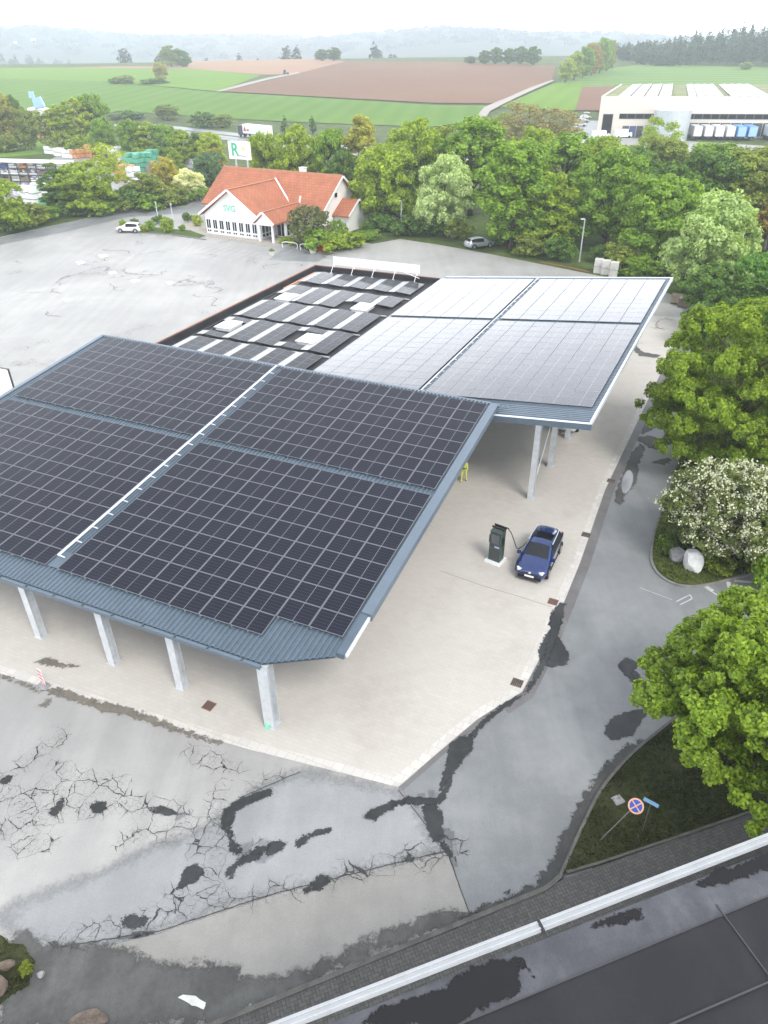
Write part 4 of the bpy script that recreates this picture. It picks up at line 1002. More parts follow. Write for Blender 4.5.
mb = MB(); mb.box((.0, .15, 2.24), (.80, .10, .08)); mb.box((0, .40, 2.2), (.74, .06, .14)); mb.tube([(-.4, .42, 2.25), (.5, .42, 2.25), (.55, .3, 2.25)], .035, 8); mb.obj('cable_arm', M['black'], ch)
mb = MB(); mb.box((0, .16, 2.15), (.5, .4, .04)); mb.obj('top_cover', plain('grey_cover', (.09, .095, .10), .4), ch)
a = ch.matrix_basis @ Vector((.55, .3, 2.25))
import mathutils
cb = at(530.5, 538.5, .88); g = [a, a+Vector((.25, .1, -.35)), a+Vector((.7, .45, -1.15)), at(512, 546, .30)*1.0, at(521, 543.5, .25), at(529, 538, .6), cb]
g = [a, a+Vector((.16, .0, -.22)), a+Vector((.42, .10, -.9)), a.lerp(cb, .45)+Vector((0, 0, -1.02)), a.lerp(cb, .66)+Vector((0, 0, -.78)), a.lerp(cb, .86)+Vector((0, 0, -.30)), cb]
mb = MB(); mb.tube(tess(g, 8), .026, 8); o = mb.obj('charging_cable', M['black']); tag(o, 'black charging cable drooping from the dark post to the blue car', 'cable')
mb = MB(); d = (cb-g[-2]).normalized(); mb.tube([cb-d*.22, cb+d*.08], [.05, .065], 10); mb.obj('plug', M['black'], o)

# ------------------------------------------------------------------ person in hi vis clothes, walking under the canopy edge
def person():
    p = at(463.5, 481.5); J = {}
    def V(n, x, y, z, r): J[n] = (Vector((x, y, z)), r)
    V('pelvis', 0, 0, .95, .15); V('waist', 0, .01, 1.10, .135); V('chest', 0, .0, 1.32, .165); V('neck', 0, .0, 1.50, .065); V('jaw', 0, .02, 1.58, .085); V('head', 0, .02, 1.68, .105); V('crown', 0, .01, 1.76, .07)
    for s, n in ((1, 'L'), (-1, 'R')):
        f = .16 if s > 0 else -.18
        V('hip'+n, s*.10, 0, .90, .105); V('knee'+n, s*.11, f*.6+.03, .50, .075); V('ankle'+n, s*.11, f-.05, .10, .055); V('toe'+n, s*.13, f+.14, .05, .045)
        V('sh'+n, s*.19, 0, 1.43, .075); V('el'+n, s*.25, -f*.5-.02, 1.14, .055); V('wr'+n, s*.25, -f*.9+.08, .90, .038); V('palm'+n, s*.245, -f*1.0+.12, .82, .040)
        for q in range(4): V('f%d%s' % (q, n), s*.245, -f+.075+q*.026, .765, .012); V('g%d%s' % (q, n), s*.235, -f+.085+q*.026, (.705, .69, .695, .715)[q], .010)
        V('th'+n, s*.22, -f+.185, .80, .013); V('tj'+n, s*.212, -f+.20, .765, .011)
    E = [('pelvis', 'waist'), ('waist', 'chest'), ('chest', 'neck'), ('neck', 'jaw'), ('jaw', 'head'), ('head', 'crown')]
    for n in 'LR':
        E += [('pelvis', 'hip'+n), ('hip'+n, 'knee'+n), ('knee'+n, 'ankle'+n), ('ankle'+n, 'toe'+n), ('chest', 'sh'+n), ('sh'+n, 'el'+n), ('el'+n, 'wr'+n), ('wr'+n, 'palm'+n), ('palm'+n, 'th'+n), ('th'+n, 'tj'+n)]
        for q in range(4): E += [('palm'+n, 'f%d%s' % (q, n)), ('f%d%s' % (q, n), 'g%d%s' % (q, n))]
    names = list(J); me = bpy.data.meshes.new('person'); me.from_pydata([J[n][0] for n in names], [(names.index(a), names.index(b)) for a, b in E], [])
    o = bpy.data.objects.new('person', me); COL.objects.link(o)
    sk = o.modifiers.new('skin', 'SKIN'); 
    if not me.skin_vertices: pass
    for i, n in enumerate(names): me.skin_vertices[0].data[i].radius = (J[n][1],)*2; me.skin_vertices[0].data[i].use_root = (n == 'pelvis')
    ss = o.modifiers.new('sub', 'SUBSURF'); ss.levels = ss.render_levels = 1
    dg = bpy.context.evaluated_depsgraph_get(); em = bpy.data.meshes.new_from_object(o.evaluated_get(dg)); o.modifiers.clear(); o.data = em
    em.materials.clear()
    for m in (M['hivis'], M['black'], M['skin'], M['hair']): em.materials.append(m)
    for f in em.polygons:
        c = f.center; k = 0
        if c.z < .09: k = 1
        elif 1.02 < c.z < 1.13 and abs(c.x) < .19: k = 1
        elif c.z > 1.53: k = 2 if (c.y > .04 and c.z < 1.70) else 3
        elif abs(c.x) > .19 and c.z < .88 and c.z > .6: k = 2
        f.material_index = k; f.use_smooth = True
    o.location = (p.x, p.y, .012); o.rotation_euler = (0, 0, R(150))
    tag(o, 'person in yellow hi vis jacket and trousers walking beside the canopy edge', 'person')
    mb = MB()
    for s in (-1, 1): mb.box((s*.035, .118, 1.675), (.022, .012, .014))
    mb.obj('eyes', M['black'], o); mb = MB(); mb.box((0, .13, 1.645), (.022, .03, .045), taper=.6); mb.obj('nose', M['skin'], o)
    for s in (-1, 1): mb = MB(); mb.box((s*.105, .015, 1.655), (.02, .04, .06)); mb.obj('ear', M['skin'], o)
    mb = MB(); mb.box((0, .115, 1.60), (.045, .012, .01)); mb.obj('mouth', M['red'], o)
try: person()
except Exception as ex:
    print('person failed', ex); raise

# ------------------------------------------------------------------ signs, lamps, drains and small things
def lamp_post(base, top, label, h, arm=True):
    p = at(*base); t = thing('lamp_post', label, 'lamp post', (p.x, p.y, 0), 0, 'lamp posts at the edge of the lot')
    mb = MB(); mb.tube([(0, 0, 0), (0, 0, h)], [.11, .06], 8); mb.obj('pole', M['galv'], t)
    if not arm:
        mb = MB(); mb.tube([(0, 0, h), (0, 0, h+.35)], [.09, .16], 8); mb.obj('lamp_head', M['galv'], t); return
    mb = MB(); mb.tube([(0, 0, h-.05), (-.15, -.06, h+.03), (-.3, -.12, h+.04)], .05, 6); mb.obj('arm', M['galv'], t)
    mb = MB(); mb.box((-.35, -.15, h+.05), (.5, .22, .1), rz=R(23)); mb.obj('lamp_head', M['whitep'], t)
lamp_post((579.2, 262), 0, 'slim grey lamp post standing beside the three white sacks', 5.6)
lamp_post((401.1, 232), 0, 'slim grey lamp post standing left of the whitish round tree', 4.7)
lamp_post((159, 224), 0, 'short pale lamp post by the plants between white car and restaurant', 3.2, False)
lamp_post((174, 226), 0, 'short pale lamp post nearest to the restaurant corner', 3.2, False)
# no stopping sign, leaning, seen from above
pb = at(600, 840, .12); tp = at(638, 804, 2.3)
sg = thing('traffic_sign', 'round blue no stopping sign with red cross and rim on a thin post', 'traffic sign', (pb.x, pb.y, .11))
tl = at(636, 806, 2.35)-Vector((pb.x, pb.y, .11)); hgt_s = 2.35
ax = Vector((tl.x, tl.y, tl.z))
mb = MB(); mb.tube([(0, 0, 0), (tl.x*.96, tl.y*.96, tl.z)], .02, 8); mb.obj('post', plain('dull_post', (.16, .165, .15), .6), sg)
def disc(r, off, m, nm, n=32, inner=0):
    mb = MB(); nrm = (CAM-(sg.location+tl)).normalized()*.5+Vector((-.3, -.4, .35)); nrm.normalize(); a = nrm.orthogonal().normalized(); b = nrm.cross(a); c = tl+nrm*off
    if inner:
        vs = []
        for k in range(n):
            q = 2*math.pi*k/n
            for rr_ in (inner, r): 
                for o_ in (0, .012): vs.append(c+(a*math.cos(q)+b*math.sin(q))*rr_+nrm*o_)
        fs = []
        for k in range(n):
            i, j = 4*k, 4*((k+1) % n); fs += [(i+1, i+3, j+3, j+1), (i, j, j+2, i+2), (i+2, j+2, j+3, i+3), (i, i+1, j+1, j)]
        mb.add(vs, fs)
    else: mb.tube([c, c+nrm*.015], r, n)
    o = mb.obj(nm, m, sg); return a, b, nrm, c
disc(.27, -.012, M['galv'], 'back_plate'); disc(.26, .004, M['blue'], 'face'); a, b, nrm, c = disc(.27, .02, M['pinkish'], 'rim', inner=.215)
up = Vector((0, 0, 1)); up = (up-nrm*up.dot(nrm)).normalized(); rg = up.cross(nrm)
mb = MB()
for d in ((up*.8+rg*.6), (up*.6-rg*.8)): 
    d.normalize(); mb.bar(c+d*.21+nrm*.008, c-d*.21+nrm*.008, .045, .012)
mb.obj('cross', M['pinkish'], sg)
p2 = at(651, 803, 1.8); an = thing('direction_sign', 'small blue direction sign on a low post partly under the maple', 'sign', (p2.x, p2.y, .11))
mb = MB(); mb.bar((0, 0, 0), (0, 0, 1.75), .025); mb.obj('post', plain('dull_post', (.10, .105, .09), .6), an)
mb = MB(); mb.box((.0, 0, 1.72), (.55, .04, .13), rz=R(-38), rot=Matrix.Rotation(R(-38), 3, 'Z') @ Matrix.Rotation(R(-50), 3, 'X')); mb.obj('panel', plain('pale_sign_blue', (.12, .26, .42), .4), an)
q = at(618, 800, .12); mb = MB(); mb.box((q.x, q.y, .128), (.42, .38, .03), rz=.4); tag(mb.obj('stone_slab', M['rockg']), 'flat grey slab lying in the verge behind the round sign', 'slab')
# red and white barrier board with its foot
p = at(44.5, 686); bc = thing('warning_beacon', 'red and white striped warning board on a grey foot at the wet edge', 'warning board', (p.x, p.y, .004), R(-30))
mb = MB(); mb.box((0, 0, .06), (.55, .36, .12), taper=.85); mb.obj('foot', M['rockg'], bc)
mb = MB(); mb.box((0, 0, .60), (.25, .03, .96)); mb.obj('board', M['whitep'], bc)
mb = MB()
for i in range(4):
    z = .22+i*.24; mb.add([(-.122, -.0165, z), (.122, -.0165, z-.11), (.122, -.0165, z+.01), (-.122, -.0165, z+.12)], [(0, 1, 2, 3)])
mb.obj('red_stripes', M['red'], bc)
for (x, y), c, l in [((611, 481), M['rockb'], 'dark square drain grate at the apron edge below the rear canopy'), ((586, 535), M['rockb'], 'dark square drain grate right of the blue car'), ((553, 602), plain('rust_grate', (.22, .11, .09), .8), 'rust red drain grate below the blue car'), ((517, 683), M['rockb'], 'dark drain grate at the apron edge nearest the road corner'), ((209, 706), plain('rust_grate', (.24, .14, .11), .8), 'rust brown drain grate by the front pillars')]:
    p = at(x, y); t = thing('drain_grate', l, 'drain', (p.x, p.y, .014), R(-26), 'drain grates in the paving')
    mb = MB(); mb.box((0, 0, .004), (.52, .52, .008)); mb.obj('frame', c, t)
    mb = MB()
    for i in range(6): mb.box((-.2+i*.08, 0, .010), (.035, .42, .006))
    mb.obj('bars', M['black'], t)
# three big white sacks and two crates of bricks by the trees
for i, (x, y, l) in enumerate([(597.5, 272.5, 'left white bulk block of three beside the lamp post'), (605, 274, 'middle white bulk block of three by the hedge'), (613, 276, 'right white bulk block of three with grey band nearest the trees')]):
    p = at(x, y); t = thing('bulk_block', l, 'block', (p.x, p.y, .01), R(-20), 'white blocks stacked by the trees')
    mb = MB(); mb.box((0, 0, .42), (1.05, 1.05, .84), taper=.97); mb.box((0, 0, 1.32), (1.05, 1.05, .86), taper=.95); mb.obj('block', M['concrete'], t)
    mb = MB(); mb.box((0, 0, .865), (1.09, 1.09, .05)); mb.obj('band', M['rockg'], t)
for i, (x, y, l, m) in enumerate([(676, 303.5, 'lighter brown pallet box beside the canopy corner', 'wood'), (683.5, 307, 'darker brown pallet box nearer to the camera by the canopy corner', 'wood2')]):
    p = at(x, y); t = thing('pallet_box', l, 'crate', (p.x, p.y, .01), R(-30), 'pallet boxes by the rear canopy')
    mb = MB()
    for s in (-1, 0, 1): mb.box((s*.5, 0, .06), (.1, 1.0, .12))
    mb.box((0, 0, .14), (1.2, 1.0, .03)); mb.obj('pallet', M['wood2'], t)
    mb = MB(); mb.box((0, 0, .58), (1.15, .95, .84)); mb.obj('box', M[m], t)
    mb = MB(); mb.box((0, 0, 1.02), (1.2, 1.0, .04)); mb.obj('lid', M['wood'], t)
p = at(323.5, 251); t = thing('waste_bin', 'pair of bright red bins with lids in front of the green shrubs', 'bin', (p.x, p.y, .01), R(-30))
for s in (-1, 1): mb = MB(); mb.box((s*.55, 0, .6), (.9, .8, 1.2), taper=1.05); mb.obj('bin', M['red'], t); mb = MB(); mb.box((s*.55, 0, 1.25), (1.0, .9, .1)); mb.obj('lid', M['red'], t)
p = at(503, 245); t = thing('red_barrel', 'small red barrel standing at the foot of the tall trees behind the silver car', 'barrel', (p.x, p.y, .02)); mb = MB(); mb.cyl((0, 0, .55), .4, 1.1, 14); mb.obj('drum', M['red'], t); mb = MB(); mb.cyl((0, 0, 1.13), .42, .05, 14); mb.obj('lid', M['pinkish'], t)
for (x, y, l) in ((313, 253, 'round stone planter beside the red bins'), (272, 255, 'round stone planter in front of the restaurant porch')):
    p = at(x, y); t = thing('planter', l, 'planter', (p.x, p.y, .005)); mb = MB(); mb.tube([(0, 0, 0), (0, 0, .55)], [.42, .55], 14); mb.obj('pot', M['concrete'], t)
    mb = MB(); mb.tube([(0, 0, .5), (0, 0, .68), (0, 0, .9)], [.48, .42, .1], 10); mb.obj('plant', mat('planter_green', (.08, .13, .03), .9, var=.4), t)

def rock(name, label, cat, loc, size, m, seed, group=None, rz=0.0):
    import bmesh
    bm = bmesh.new(); bmesh.ops.create_icosphere(bm, subdivisions=3, radius=1); rd = random.Random(seed)
    pl = [(Vector((rd.gauss(0, 1), rd.gauss(0, 1), rd.gauss(0, .8))).normalized(), rd.uniform(.55, .9)) for _ in range(14)]
    for v in bm.verts:
        for n, d in pl:
            e = v.co.dot(n)-d
            if e > 0: v.co -= n*e*.92
        v.co *= 1+rd.gauss(0, .012)
    for v in bm.verts: v.co = Vector((v.co.x*size[0], v.co.y*size[1], v.co.z*size[2]+size[2]*.62))
    me = bpy.data.meshes.new(name); bm.to_mesh(me); bm.free(); me.materials.append(m)
    o = bpy.data.objects.new(name, me); COL.objects.link(o); o.location = loc; o.rotation_euler = (0, 0, rz); return tag(o, label, cat, group)
def rk(x, y, z, *a, **k): p = at(x, y, z); rock('boulder', a[0], 'rock', (p.x, p.y, .08), a[1], a[2], a[3], **k)
rk(692, 562, .5, 'large white boulder with flat bright face in the grass island', (.52, .85, .8), mat('white_stone', (.72, .72, .71), .85, var=.12, scale=3, bump=1.0, bscale=9), 3, rz=.3)
rk(678, 556, .3, 'grey boulder leaning left of the white boulder', (.62, .55, .5), M['rockg'], 5)
rk(705, 558, .3, 'pale grey boulder at the right of the white boulder', (.42, .4, .38), M['rock'], 9)
rk(698, 546, .3, 'dark grey boulder behind the white boulder', (.8, .5, .5), mat('dark_stone', (.09, .09, .095), .9, var=.4, bump=.8), 12)
rk(722, 556, .3, 'brown grey boulder half under the flowering hawthorn', (.7, .45, .5), M['rockb'], 15)
rk(-4, 985, .3, 'reddish brown rubble boulder at the bottom left edge', (.36, .45, .32), M['rockb'], 21)
rk(6, 962, .4, 'pale topped stone on the rubble at the bottom left edge', (.26, .2, .26), M['rockb'], 22)
rk(88, 1022, .1, 'broad flat grey stone at the bottom edge of the photo', (.62, .36, .10), M['rockb'], 25)
rk(41, 975, .1, 'small grey stone by the weed at the bottom left', (.14, .12, .12), M['rockg'], 27)
sheet('grass_verge', rough_poly(px([(-60, 930), (0, 935), (24, 945), (36, 962), (30, 985), (0, 1006), (-60, 1030)]), .15), .03, M['soil'])

# ------------------------------------------------------------------ trees
def leaf_mesh(name, cent, nrm, size, rng, aspect=.62, jitter=.55):
    """many small leaf faces; cent (n,3), nrm (n,3), size (n,)"""
    n = len(cent); d = nrm + rng.normal(0, jitter, (n, 3)); d /= np.linalg.norm(d, axis=1)[:, None]+1e-9
    r = rng.normal(0, 1, (n, 3)); a = np.cross(d, r); a /= np.linalg.norm(a, axis=1)[:, None]+1e-9; b = np.cross(d, a)
    s = size[:, None]; fold = d*s*.22
    V = np.stack([cent-a*s, cent-b*s*aspect+fold, cent+a*s, cent+b*s*aspect+fold], 1).reshape(-1, 3)
    return V, n
def mesh_quads(name, V, n, extra=None):
    me = bpy.data.meshes.new(name); me.vertices.add(4*n); me.vertices.foreach_set('co', V.astype(np.float32).ravel())
    me.loops.add(4*n); me.loops.foreach_set('vertex_index', np.arange(4*n, dtype=np.int32))
    me.polygons.add(n); me.polygons.foreach_set('loop_start', np.arange(0, 4*n, 4, dtype=np.int32)); me.polygons.foreach_set('loop_total', np.full(n, 4, dtype=np.int32))
    me.update(calc_edges=True); me.materials.append(LEAF); return me
def crown(H, Wd, n, leaf, seed, base=.22, shape='round', blobs=26, bl=.24, droop=0.0, nsub=12, tuft=.40):
    """crown of leaf clumps spread through its volume: clumps sit on limbs, gaps stay between them"""
    g = np.random.default_rng(seed); r = Wd/2; z0 = H*base; zc = (H+z0)/2; hz = (H-z0)/2; cs = []; k = 0
    while len(cs) < blobs and k < 4000:
        k += 1; u = g.uniform(-1, 1, 3); q = np.linalg.norm(u) if shape in ('round', 'bush', 'cone') else (u[0]**2+u[1]**2+u[2]**4)**.5
        if q > 1 or q < .35: continue
        z = zc+u[2]*hz*.86; t = (z-z0)/(H-z0)
        if shape == 'round': f = 1.0
        elif shape == 'cone': f = max(.12, 1.15-t*1.05)/1.0
        elif shape == 'egg': f = 1.06-.50*t**1.6
        elif shape == 'tall': f = .95
        elif shape == 'bush': f = 1.0
        c = np.array([u[0]*r*.84*f, u[1]*r*.84*f, z])
        if all(np.linalg.norm((c-o)/np.array([r, r, hz])) > .30 for o in cs): cs.append(c)
    cs = np.array(cs); rad = np.array([r*bl*g.uniform(.8, 1.45) for _ in cs]); w = rad**2; w /= w.sum()
    pick = g.choice(len(cs), n, p=w); d = g.normal(0, 1, (n, 3)); d /= np.linalg.norm(d, axis=1)[:, None]
    # sub clumps so that each limb end reads as tufts
    sub = g.normal(0, 1, (len(cs), nsub, 3)); sub /= np.linalg.norm(sub, axis=2)[:, :, None]; sub[:, :, 2] = np.abs(sub[:, :, 2])*.9-.25
    si = g.integers(0, nsub, n); sc = sub[pick, si]
    rr = g.uniform(.25, 1.0, n)**.6
    cent = cs[pick]+rad[pick][:, None]*(sc*g.uniform(.62, 1.02, (len(cs), nsub))[pick, si][:, None]+d*(rr*tuft)[:, None])
    cent[:, 2] -= droop*np.abs(g.normal(0, 1, n))*rad[pick]
    nrm = d*.6+sc*.7+np.array([0, 0, .45]); size = leaf*g.uniform(.6, 1.35, n)
    V, n = leaf_mesh('crown', cent, nrm, size, g); return V, n, cs, rad
def trunk_mesh(H, cs, rad, r0, base, seed, m):
    rd = random.Random(seed); mb = MB(); top = H*.78
    pts = [Vector((rd.gauss(0, .02)*H*.3*i/5, rd.gauss(0, .02)*H*.3*i/5, top*i/5)) for i in range(6)]; pts[0] = Vector((0, 0, -.1))
    mb.tube(pts, [r0*(1-.16*i) for i in range(6)], 8)
    order = sorted(range(len(cs)), key=lambda i: -rad[i])[:14]
    for i in order:
        c = Vector(cs[i]); t = min(.95, max(.18, (c.z/H-.12)/.78)); f = t*5; k = min(4, int(f*.75)); a = pts[k].lerp(pts[k+1], .5)
        mid = a.lerp(c, .5)+Vector((rd.gauss(0, .03), rd.gauss(0, .03), .05))*H*.3
        mb.tube([a, mid, c], [r0*.38, r0*.24, r0*.07], 5)
    return mb.mesh('trunk', m, True)
PROTO = {}
def proto(key, H, Wd, n, leaf, seed, base=.2, shape='round', blobs=26, bl=.26, r0=None, bark='bark', droop=0.0):
    V, n, cs, rad = crown(H, Wd, n, leaf, seed, base, shape, blobs, bl, droop)
    PROTO[key] = (H, Wd, mesh_quads('crown', V, n), trunk_mesh(H, cs, rad, r0 or H*.022, base, seed, M[bark]))
proto('round1', 10, 8, 22000, .175, 1, base=.06, blobs=36)
proto('round2', 10, 8.4, 22000, .175, 2, shape='egg', blobs=40, base=.05)
proto('tall1', 12, 6.2, 20000, .175, 3, shape='egg', blobs=40, bl=.30, base=.04)
proto('tall2', 13, 6.8, 22000, .175, 4, shape='round', blobs=44, bl=.28, base=.03, droop=.2)
proto('poplar', 12, 3.6, 9000, .15, 5, shape='tall', blobs=26, bl=.42, base=.15, bark='birch')
proto('thin', 10, 6.5, 3600, .17, 6, shape='egg', blobs=34, bl=.26, base=.2, bark='birch')
proto('bush', 3, 4.2, 3600, .15, 7, base=.0, shape='bush', blobs=22, bl=.30, r0=.08)
proto('bush2', 3, 3.6, 3600, .14, 8, base=-.02, shape='egg', blobs=22, bl=.32, r0=.08)
proto('conifer', 12, 5, 6000, .22, 9, base=.06, shape='cone', blobs=40, bl=.26)
proto('blossom', 9, 9, 22000, .155, 10, base=.10, shape='egg', blobs=44, bl=.22)
def plant(key, name, label, loc, H, Wd, col, cat='tree', group=None, rz=None):
    h, w, cm, tm = PROTO[key]; t = thing(name, label, cat, loc, random.uniform(0, 6.28) if rz is None else rz, group)
    s = (Wd/w, Wd/w, H/h); a = bpy.data.objects.new('crown', cm); b = bpy.data.objects.new('trunk' if cat != 'shrub' else 'stem', tm)
    for o in (a, b): COL.objects.link(o); o.parent = t; o.scale = s
    a.color = c4(tuple(q*TONE for q in col)); return t
TONE = 2.15
MID = (.112, .178, .018); YEL = (.185, .225, .022); DRK = (.062, .110, .018); OLV = (.125, .155, .026); PAL = (.23, .285, .13); ORG = (.175, .14, .028); FRE = (.145, .195, .016); BRN = (.15, .135, .06); BLU = (.07, .12, .05)
def pt(pxl, pyb, pyt, wpx):
    """place, height and width of a tree from where its foot, top and width stand in the photograph"""
    b = at(pxl, pyb); d = ray(pxl, pyt); t = math.hypot(b.x, b.y)/math.hypot(d.x, d.y); H = CAM_H+d.z*t
    depth = (b-CAM).dot(_fw); return b, max(1.0, H), wpx*depth/F_PX
G1 = 'trees in the belt behind the lot'
BELT = [  # x, foot, top, width px, kind, colour, label
 (385, 226, 140, 68, 'round2', FRE, 'broad fresh green tree touching the restaurant roof on its right side'),
 (443, 236, 153, 66, 'blossom', PAL, 'round whitish green tree standing behind the second lamp post'),
 (511, 250, 132, 74, 'tall2', MID, 'tall mid green tree directly behind the red barrel'),
 (545, 250, 168, 56, 'tall1', FRE, 'lower drooping tree to the right of the red barrel'),
 (606, 247, 146, 84, 'round1', MID, 'wide dense green tree behind the slim lamp post and white blocks'),
 (655, 262, 170, 84, 'round2', MID, 'dense green tree between white blocks and the silvery tree'),
 (705, 300, 188, 104, 'blossom', (.19, .25, .095), 'silvery pale green tree near the far corner of the rear canopy'),
 (712, 330, 262, 74, 'round1', DRK, 'dark green low tree in front of the silvery tree'),
 (756, 330, 248, 80, 'round2', (.07, .145, .02), 'bright deep green tree at the right edge below the silvery tree'),
 (560, 225, 128, 66, 'tall1', MID, 'tall narrow tree behind the drooping tree'),
 (620, 230, 141, 74, 'tall2', DRK, 'darker tall tree behind the wide dense tree'),
 (690, 240, 148, 84, 'round1', DRK, 'dark broad tree behind the silvery tree'),
 (742, 240, 142, 88, 'round2', OLV, 'olive tree left of the upper right edge'),
 (790, 250, 150, 80, 'tall1', ORG, 'brownish tree cut by the right edge'),
 (764, 250, 186, 44, 'thin', ORG, 'thin orange brown tree at the right edge above the green one'),
 (470, 215, 110, 70, 'tall2', MID, 'tall green tree right behind the whitish round tree'),
 (415, 212, 118, 62, 'round1', FRE, 'round tree top left of the tall tree behind the whitish tree'),
 (363, 205, 111, 42, 'tall1', (.19, .19, .03), 'yellowish tree top standing above the restaurant ridge'),
 (330, 205, 124, 44, 'round2', MID, 'green tree behind the ridge to the left of the yellowish one'),
 (300, 205, 124, 46, 'round1', FRE, 'green tree behind the chimney of the restaurant'),
 (268, 200, 128, 40, 'round2', FRE, 'light green tree just right of the billboard'),
 (345, 214, 150, 40, 'round1', DRK, 'dark tree pressed against the back of the restaurant roof'),
 (400, 222, 168, 40, 'round2', DRK, 'dark low tree between the fresh green tree and the whitish one'),
 (528, 205, 126, 56, 'round1', FRE, 'light tree top behind the tall mid green tree'),
 (590, 205, 132, 60, 'round2', FRE, 'light tree top in front of the warehouse tank'),
 (650, 205, 136, 70, 'round1', OLV, 'olive tree top in front of the loading bays'),
 (705, 205, 138, 66, 'tall2', MID, 'green tree top below the parked trailers'),
 (755, 210, 145, 70, 'round2', MID, 'green tree top below the right end of the warehouse'),
 (440, 200, 122, 50, 'tall1', OLV, 'olive narrow tree top in the gap of the belt'),
]
for i, (x, yb, yt, wd, key, c, lab) in enumerate(BELT):
    b, H, Wd = pt(x, yb, yt, wd); plant(key, 'broadleaf_tree', lab, b, H, Wd, c, 'tree', G1)
# thin willow scrub between belt and warehouse
for i, (x, yb, yt, wd, c, l) in enumerate([(520, 170, 98, 66, BRN, 'bare brownish willow thicket left of the warehouse car park'), (555, 170, 104, 52, BRN, 'brownish willow thicket nearest the warehouse car park'), (500, 165, 110, 40, OLV, 'olive willow thicket below the hill road'), (645, 180, 112, 30, FRE, 'light green young tree in front of the grey tank'), (664, 180, 118, 26, FRE, 'light green young tree right of the tank front')]):
    b, H, Wd = pt(x, yb, yt, wd); plant('thin', 'willow_tree', l, b, H, Wd, c, 'tree', 'thin trees before the warehouse')
# right side, close
b, H, Wd = pt(738, 452, 0, 10)
G2 = 'trees on the right bank'
# ---- near crowns built leaf by leaf
def near_tree(label, loc, H, Wd, n, leaf, col, seed, base, shape, blobs, bl, name='broadleaf_tree', extra=None):
    V, n, cs, rad = crown(H, Wd, n, leaf, seed, base, shape, blobs, bl, 0.0, 22, .27)
    t = thing(name, label, 'tree', loc, 0); me = mesh_quads('crown', V, n); a = bpy.data.objects.new('crown', me); COL.objects.link(a); a.parent = t; a.color = c4(col)
    b = bpy.data.objects.new('trunk', trunk_mesh(H, cs, rad, H*.024, base, seed, M['bark'])); COL.objects.link(b); b.parent = t
    return t, cs, rad
YT = at(740, 392, 5.4); YT.z = .1; MT = at(776, 704, 4.2); MT.z = .1; HT = at(730, 514, 2.9); HT.z = .08
near_tree('big yellow green tree leaning over the road beside the rear canopy', YT, 12.0, 14.0, 180000, .105, (.225, .325, .020), 31, .02, 'egg', 110, .155)
near_tree('lush green maple beside the round traffic sign at the lower right', MT, 7.9, 10.8, 170000, .080, (.21, .31, .022), 32, .26, 'egg', 110, .155, 'maple_tree')
# hawthorn with white blossom
t, cs, rad = near_tree('flowering hawthorn with creamy blossom behind the white boulder', HT, 5.6, 7.6, 40000, .09, (.17, .21, .06), 33, .12, 'bush', 80, .17, 'hawthorn_tree')
g = np.random.default_rng(5); n = 12000; pick = g.choice(len(cs), n); d = g.normal(0, 1, (n, 3)); d[:, 2] = np.abs(d[:, 2])*.9+.1; d /= np.linalg.norm(d, axis=1)[:, None]
cl_ = g.normal(0, 1, (len(cs), 16, 3)); cl_[:, :, 2] = np.abs(cl_[:, :, 2]); cl_ /= np.linalg.norm(cl_, axis=2)[:, :, None]
cc = cs[pick]+rad[pick][:, None]*(cl_[pick, g.integers(0, 16, n)]*1.02+g.normal(0, .15, (n, 3)))
V, n = leaf_mesh('blossom', cc, d, .06*g.uniform(.6, 1.4, n), g, .8, .8)
bl = bpy.data.objects.new('blossom', mesh_quads('blossom', V, n)); COL.objects.link(bl); bl.parent = t; bl.data.materials.clear(); bl.data.materials.append(plain('petals', (.50, .52, .34), .7))
for i, (x, yb, yt, wd, c, key, l) in enumerate([(766, 400, 318, 80, (.15, .20, .018), 'round2', 'yellow green tree cut by the right edge beside the big one'), (700, 345, 300, 40, DRK, 'bush', 'dark shrub under the trees beyond the pallet boxes'), (745, 482, 448, 60, DRK, 'bush', 'dark green shrub between big yellow tree and hawthorn'), (768, 590, 545, 40, MID, 'bush2', 'green shrub at the right end of the rounded island'), (662, 276, 262, 40, DRK, 'bush', 'dark shrub behind the three white blocks'), (640, 277, 256, 40, MID, 'bush2', 'green shrub right behind the white blocks')]):
    b, H, Wd = pt(x, yb, yt, wd); plant(key, 'shrub' if 'bush' in key else 'broadleaf_tree', l, b, H, Wd, c, 'shrub' if 'bush' in key else 'tree', G2)
for x, yb, yt, wd, c, l in [(664, 552, 534, 22, MID, 'green herb clump at the left of the boulders'), (716, 570, 552, 34, FRE, 'light green herb clump right of the boulders'), (752, 566, 542, 40, MID, 'green shrub under the right side of the hawthorn'), (684, 545, 528, 30, DRK, 'dark shrub behind the boulders')]:
    b, H, Wd = pt(x, yb, yt, wd); plant('bush2', 'shrub', l, b, H, Wd, tuple(q*.62 for q in c), 'shrub', 'plants on the rounded island')
